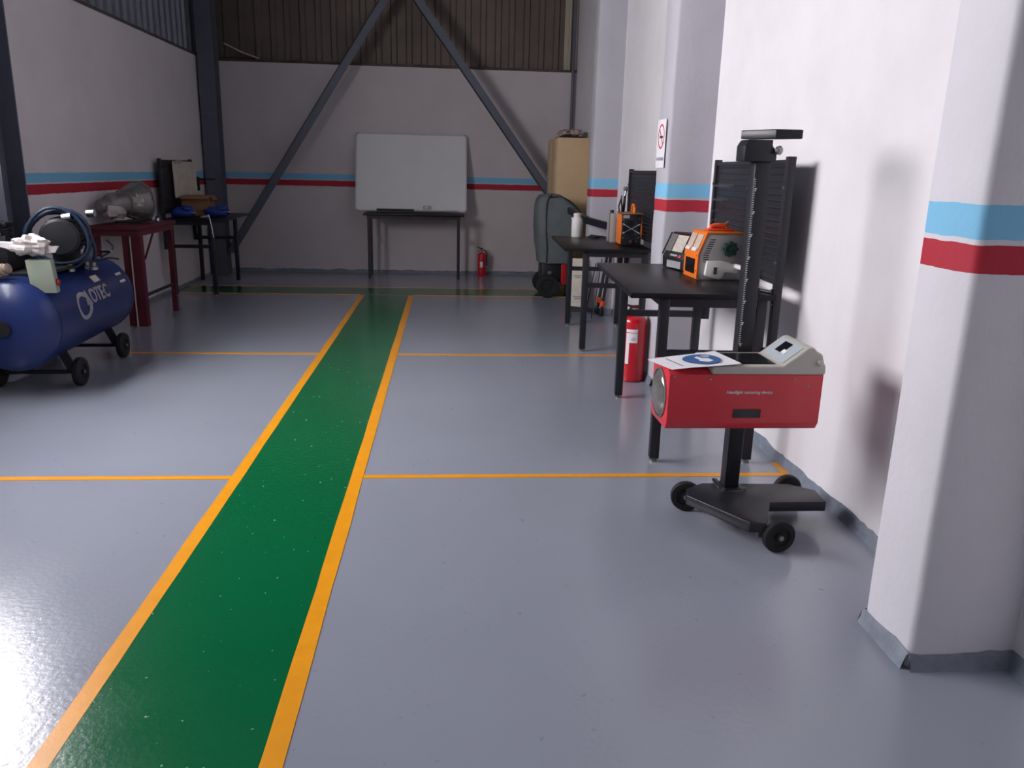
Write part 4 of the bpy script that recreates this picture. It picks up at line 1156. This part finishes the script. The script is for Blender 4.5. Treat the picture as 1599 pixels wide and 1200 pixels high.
# hose coil hung over the motor
coil = []
for k in range(4):
    for i in range(24):
        a = 2 * math.pi * i / 24
        r = 0.19 + 0.012 * math.sin(k * 2.1)
        c = mc + Vector((-0.02 + 0.0 * k, -0.03, -0.01)) + md * (0.02 + 0.026 * k)
        coil.append(c + mu * (r * 1.02 * math.cos(a)) + Vector((0, 0, 1)) * (r * math.sin(a) + 0.02 * math.cos(2 * a + k)))
hose = MB().tube(coil, 0.0125, 8)
hose.build('hose_coil', 'hose_blue', ac, smooth=50, world=True)
MB().tube(smooth_path([mc + Vector((0.12, -0.10, 0.13)), mc + Vector((0.17, -0.04, 0.05)), mc + Vector((0.20, 0.0, -0.08)), mc + Vector((0.17, 0.04, -0.17))]), 0.013, 8).build('hose_tail', 'hose_blue', ac, smooth=50, world=True)
MB().tube(smooth_path([(-2.60, 6.30, 0.80), (-2.54, 6.32, 0.84), (-2.52, 6.34, 0.88), (-2.56, 6.33, 0.93)]), 0.008, 8).build('valve_lever', 'dark_iron', ac, smooth=50, world=True)
MB().cyl((-2.58, 6.28, 0.85), (-2.50, 6.26, 0.85), 0.012, 10).build('outlet_valve', 'chrome', ac, smooth=40, world=True)
MB().tube(smooth_path([(-2.60, 6.22, 0.78), (-2.53, 6.26, 0.80), (-2.47, 6.30, 0.79)]), 0.008, 8).build('outlet_pipe', 'dark_iron', ac, smooth=50, world=True)
for k, (x, y) in enumerate(((-2.60, 6.05), (-2.53, 6.0), (-2.64, 5.88))):
    MB().lathe([(0.03, 0), (0.03, 0.02), (0.018, 0.024), (0.018, 0.05)], (x, y, 0.745), (0, 0, 1), 14).build('valve_body', 'zinc', ac, smooth=40, world=True)
# switch box with red button
MB().obox((-2.565, 5.33, 0.785), Vector((0.072, 0.012, 0)), Vector((-0.006, 0.038, 0)), Vector((0.010, 0, -0.105))).build('switch_box', 'grey_green', ac, bevel=0.006, world=True)
MB().lathe([(0.020, 0), (0.022, 0.012), (0.016, 0.018)], (-2.490, 5.34, 0.745), (1, 0.1, 0), 14).build('stop_button', 'red_paint', ac, smooth=40, world=True)
MB().lathe([(0.036, 0), (0.040, 0.015), (0.040, 0.10), (0.032, 0.108)], (-2.845, 5.27, 0.800), (0.85, -0.2, 0.30), 18).build('intake_fitting', 'pale_brass', ac, smooth=40, world=True)
MB().lathe([(0.024, 0), (0.030, 0.01), (0.030, 0.03), (0.018, 0.032)], (-2.750, 5.248, 0.834), (0.85, -0.2, 0.30), 18).build('fitting_collar', 'pale_brass', ac, smooth=40, world=True)
# crumpled plastic bag on the box
pf = thing('plastic_bag', 'crumpled clear plastic wrap on the compressor switch box', 'plastic', (-2.60, 5.33, 0.892))
q = MB()
bm_pts = []
def crumple(c, rx, ry, rz, seed):
    b = MB().blob(c, rx, ry, rz, seed, 0.55, 2.6, 20, 14)
    return b
crumple((-0.01, -0.01, 0.080), 0.120, 0.07, 0.062, 11).build('bag', 'plastic_film', pf, smooth=25)
MB().hexa([(-0.20, -0.02, 0.075), (-0.10, -0.03, 0.055), (-0.10, 0.03, 0.060), (-0.20, 0.02, 0.08), (-0.205, -0.02, 0.105), (-0.10, -0.03, 0.10), (-0.10, 0.03, 0.10), (-0.205, 0.02, 0.105)]).build('taped_end', 'paper', pf)
MB().hexa([(0.07, -0.03, 0.035), (0.14, -0.03, 0.045), (0.14, -0.02, 0.045), (0.07, 0.02, 0.03), (0.08, -0.03, 0.08), (0.165, -0.03, 0.085), (0.165, -0.02, 0.085), (0.08, 0.02, 0.08)]).build('loose_end', 'plastic_film', pf)
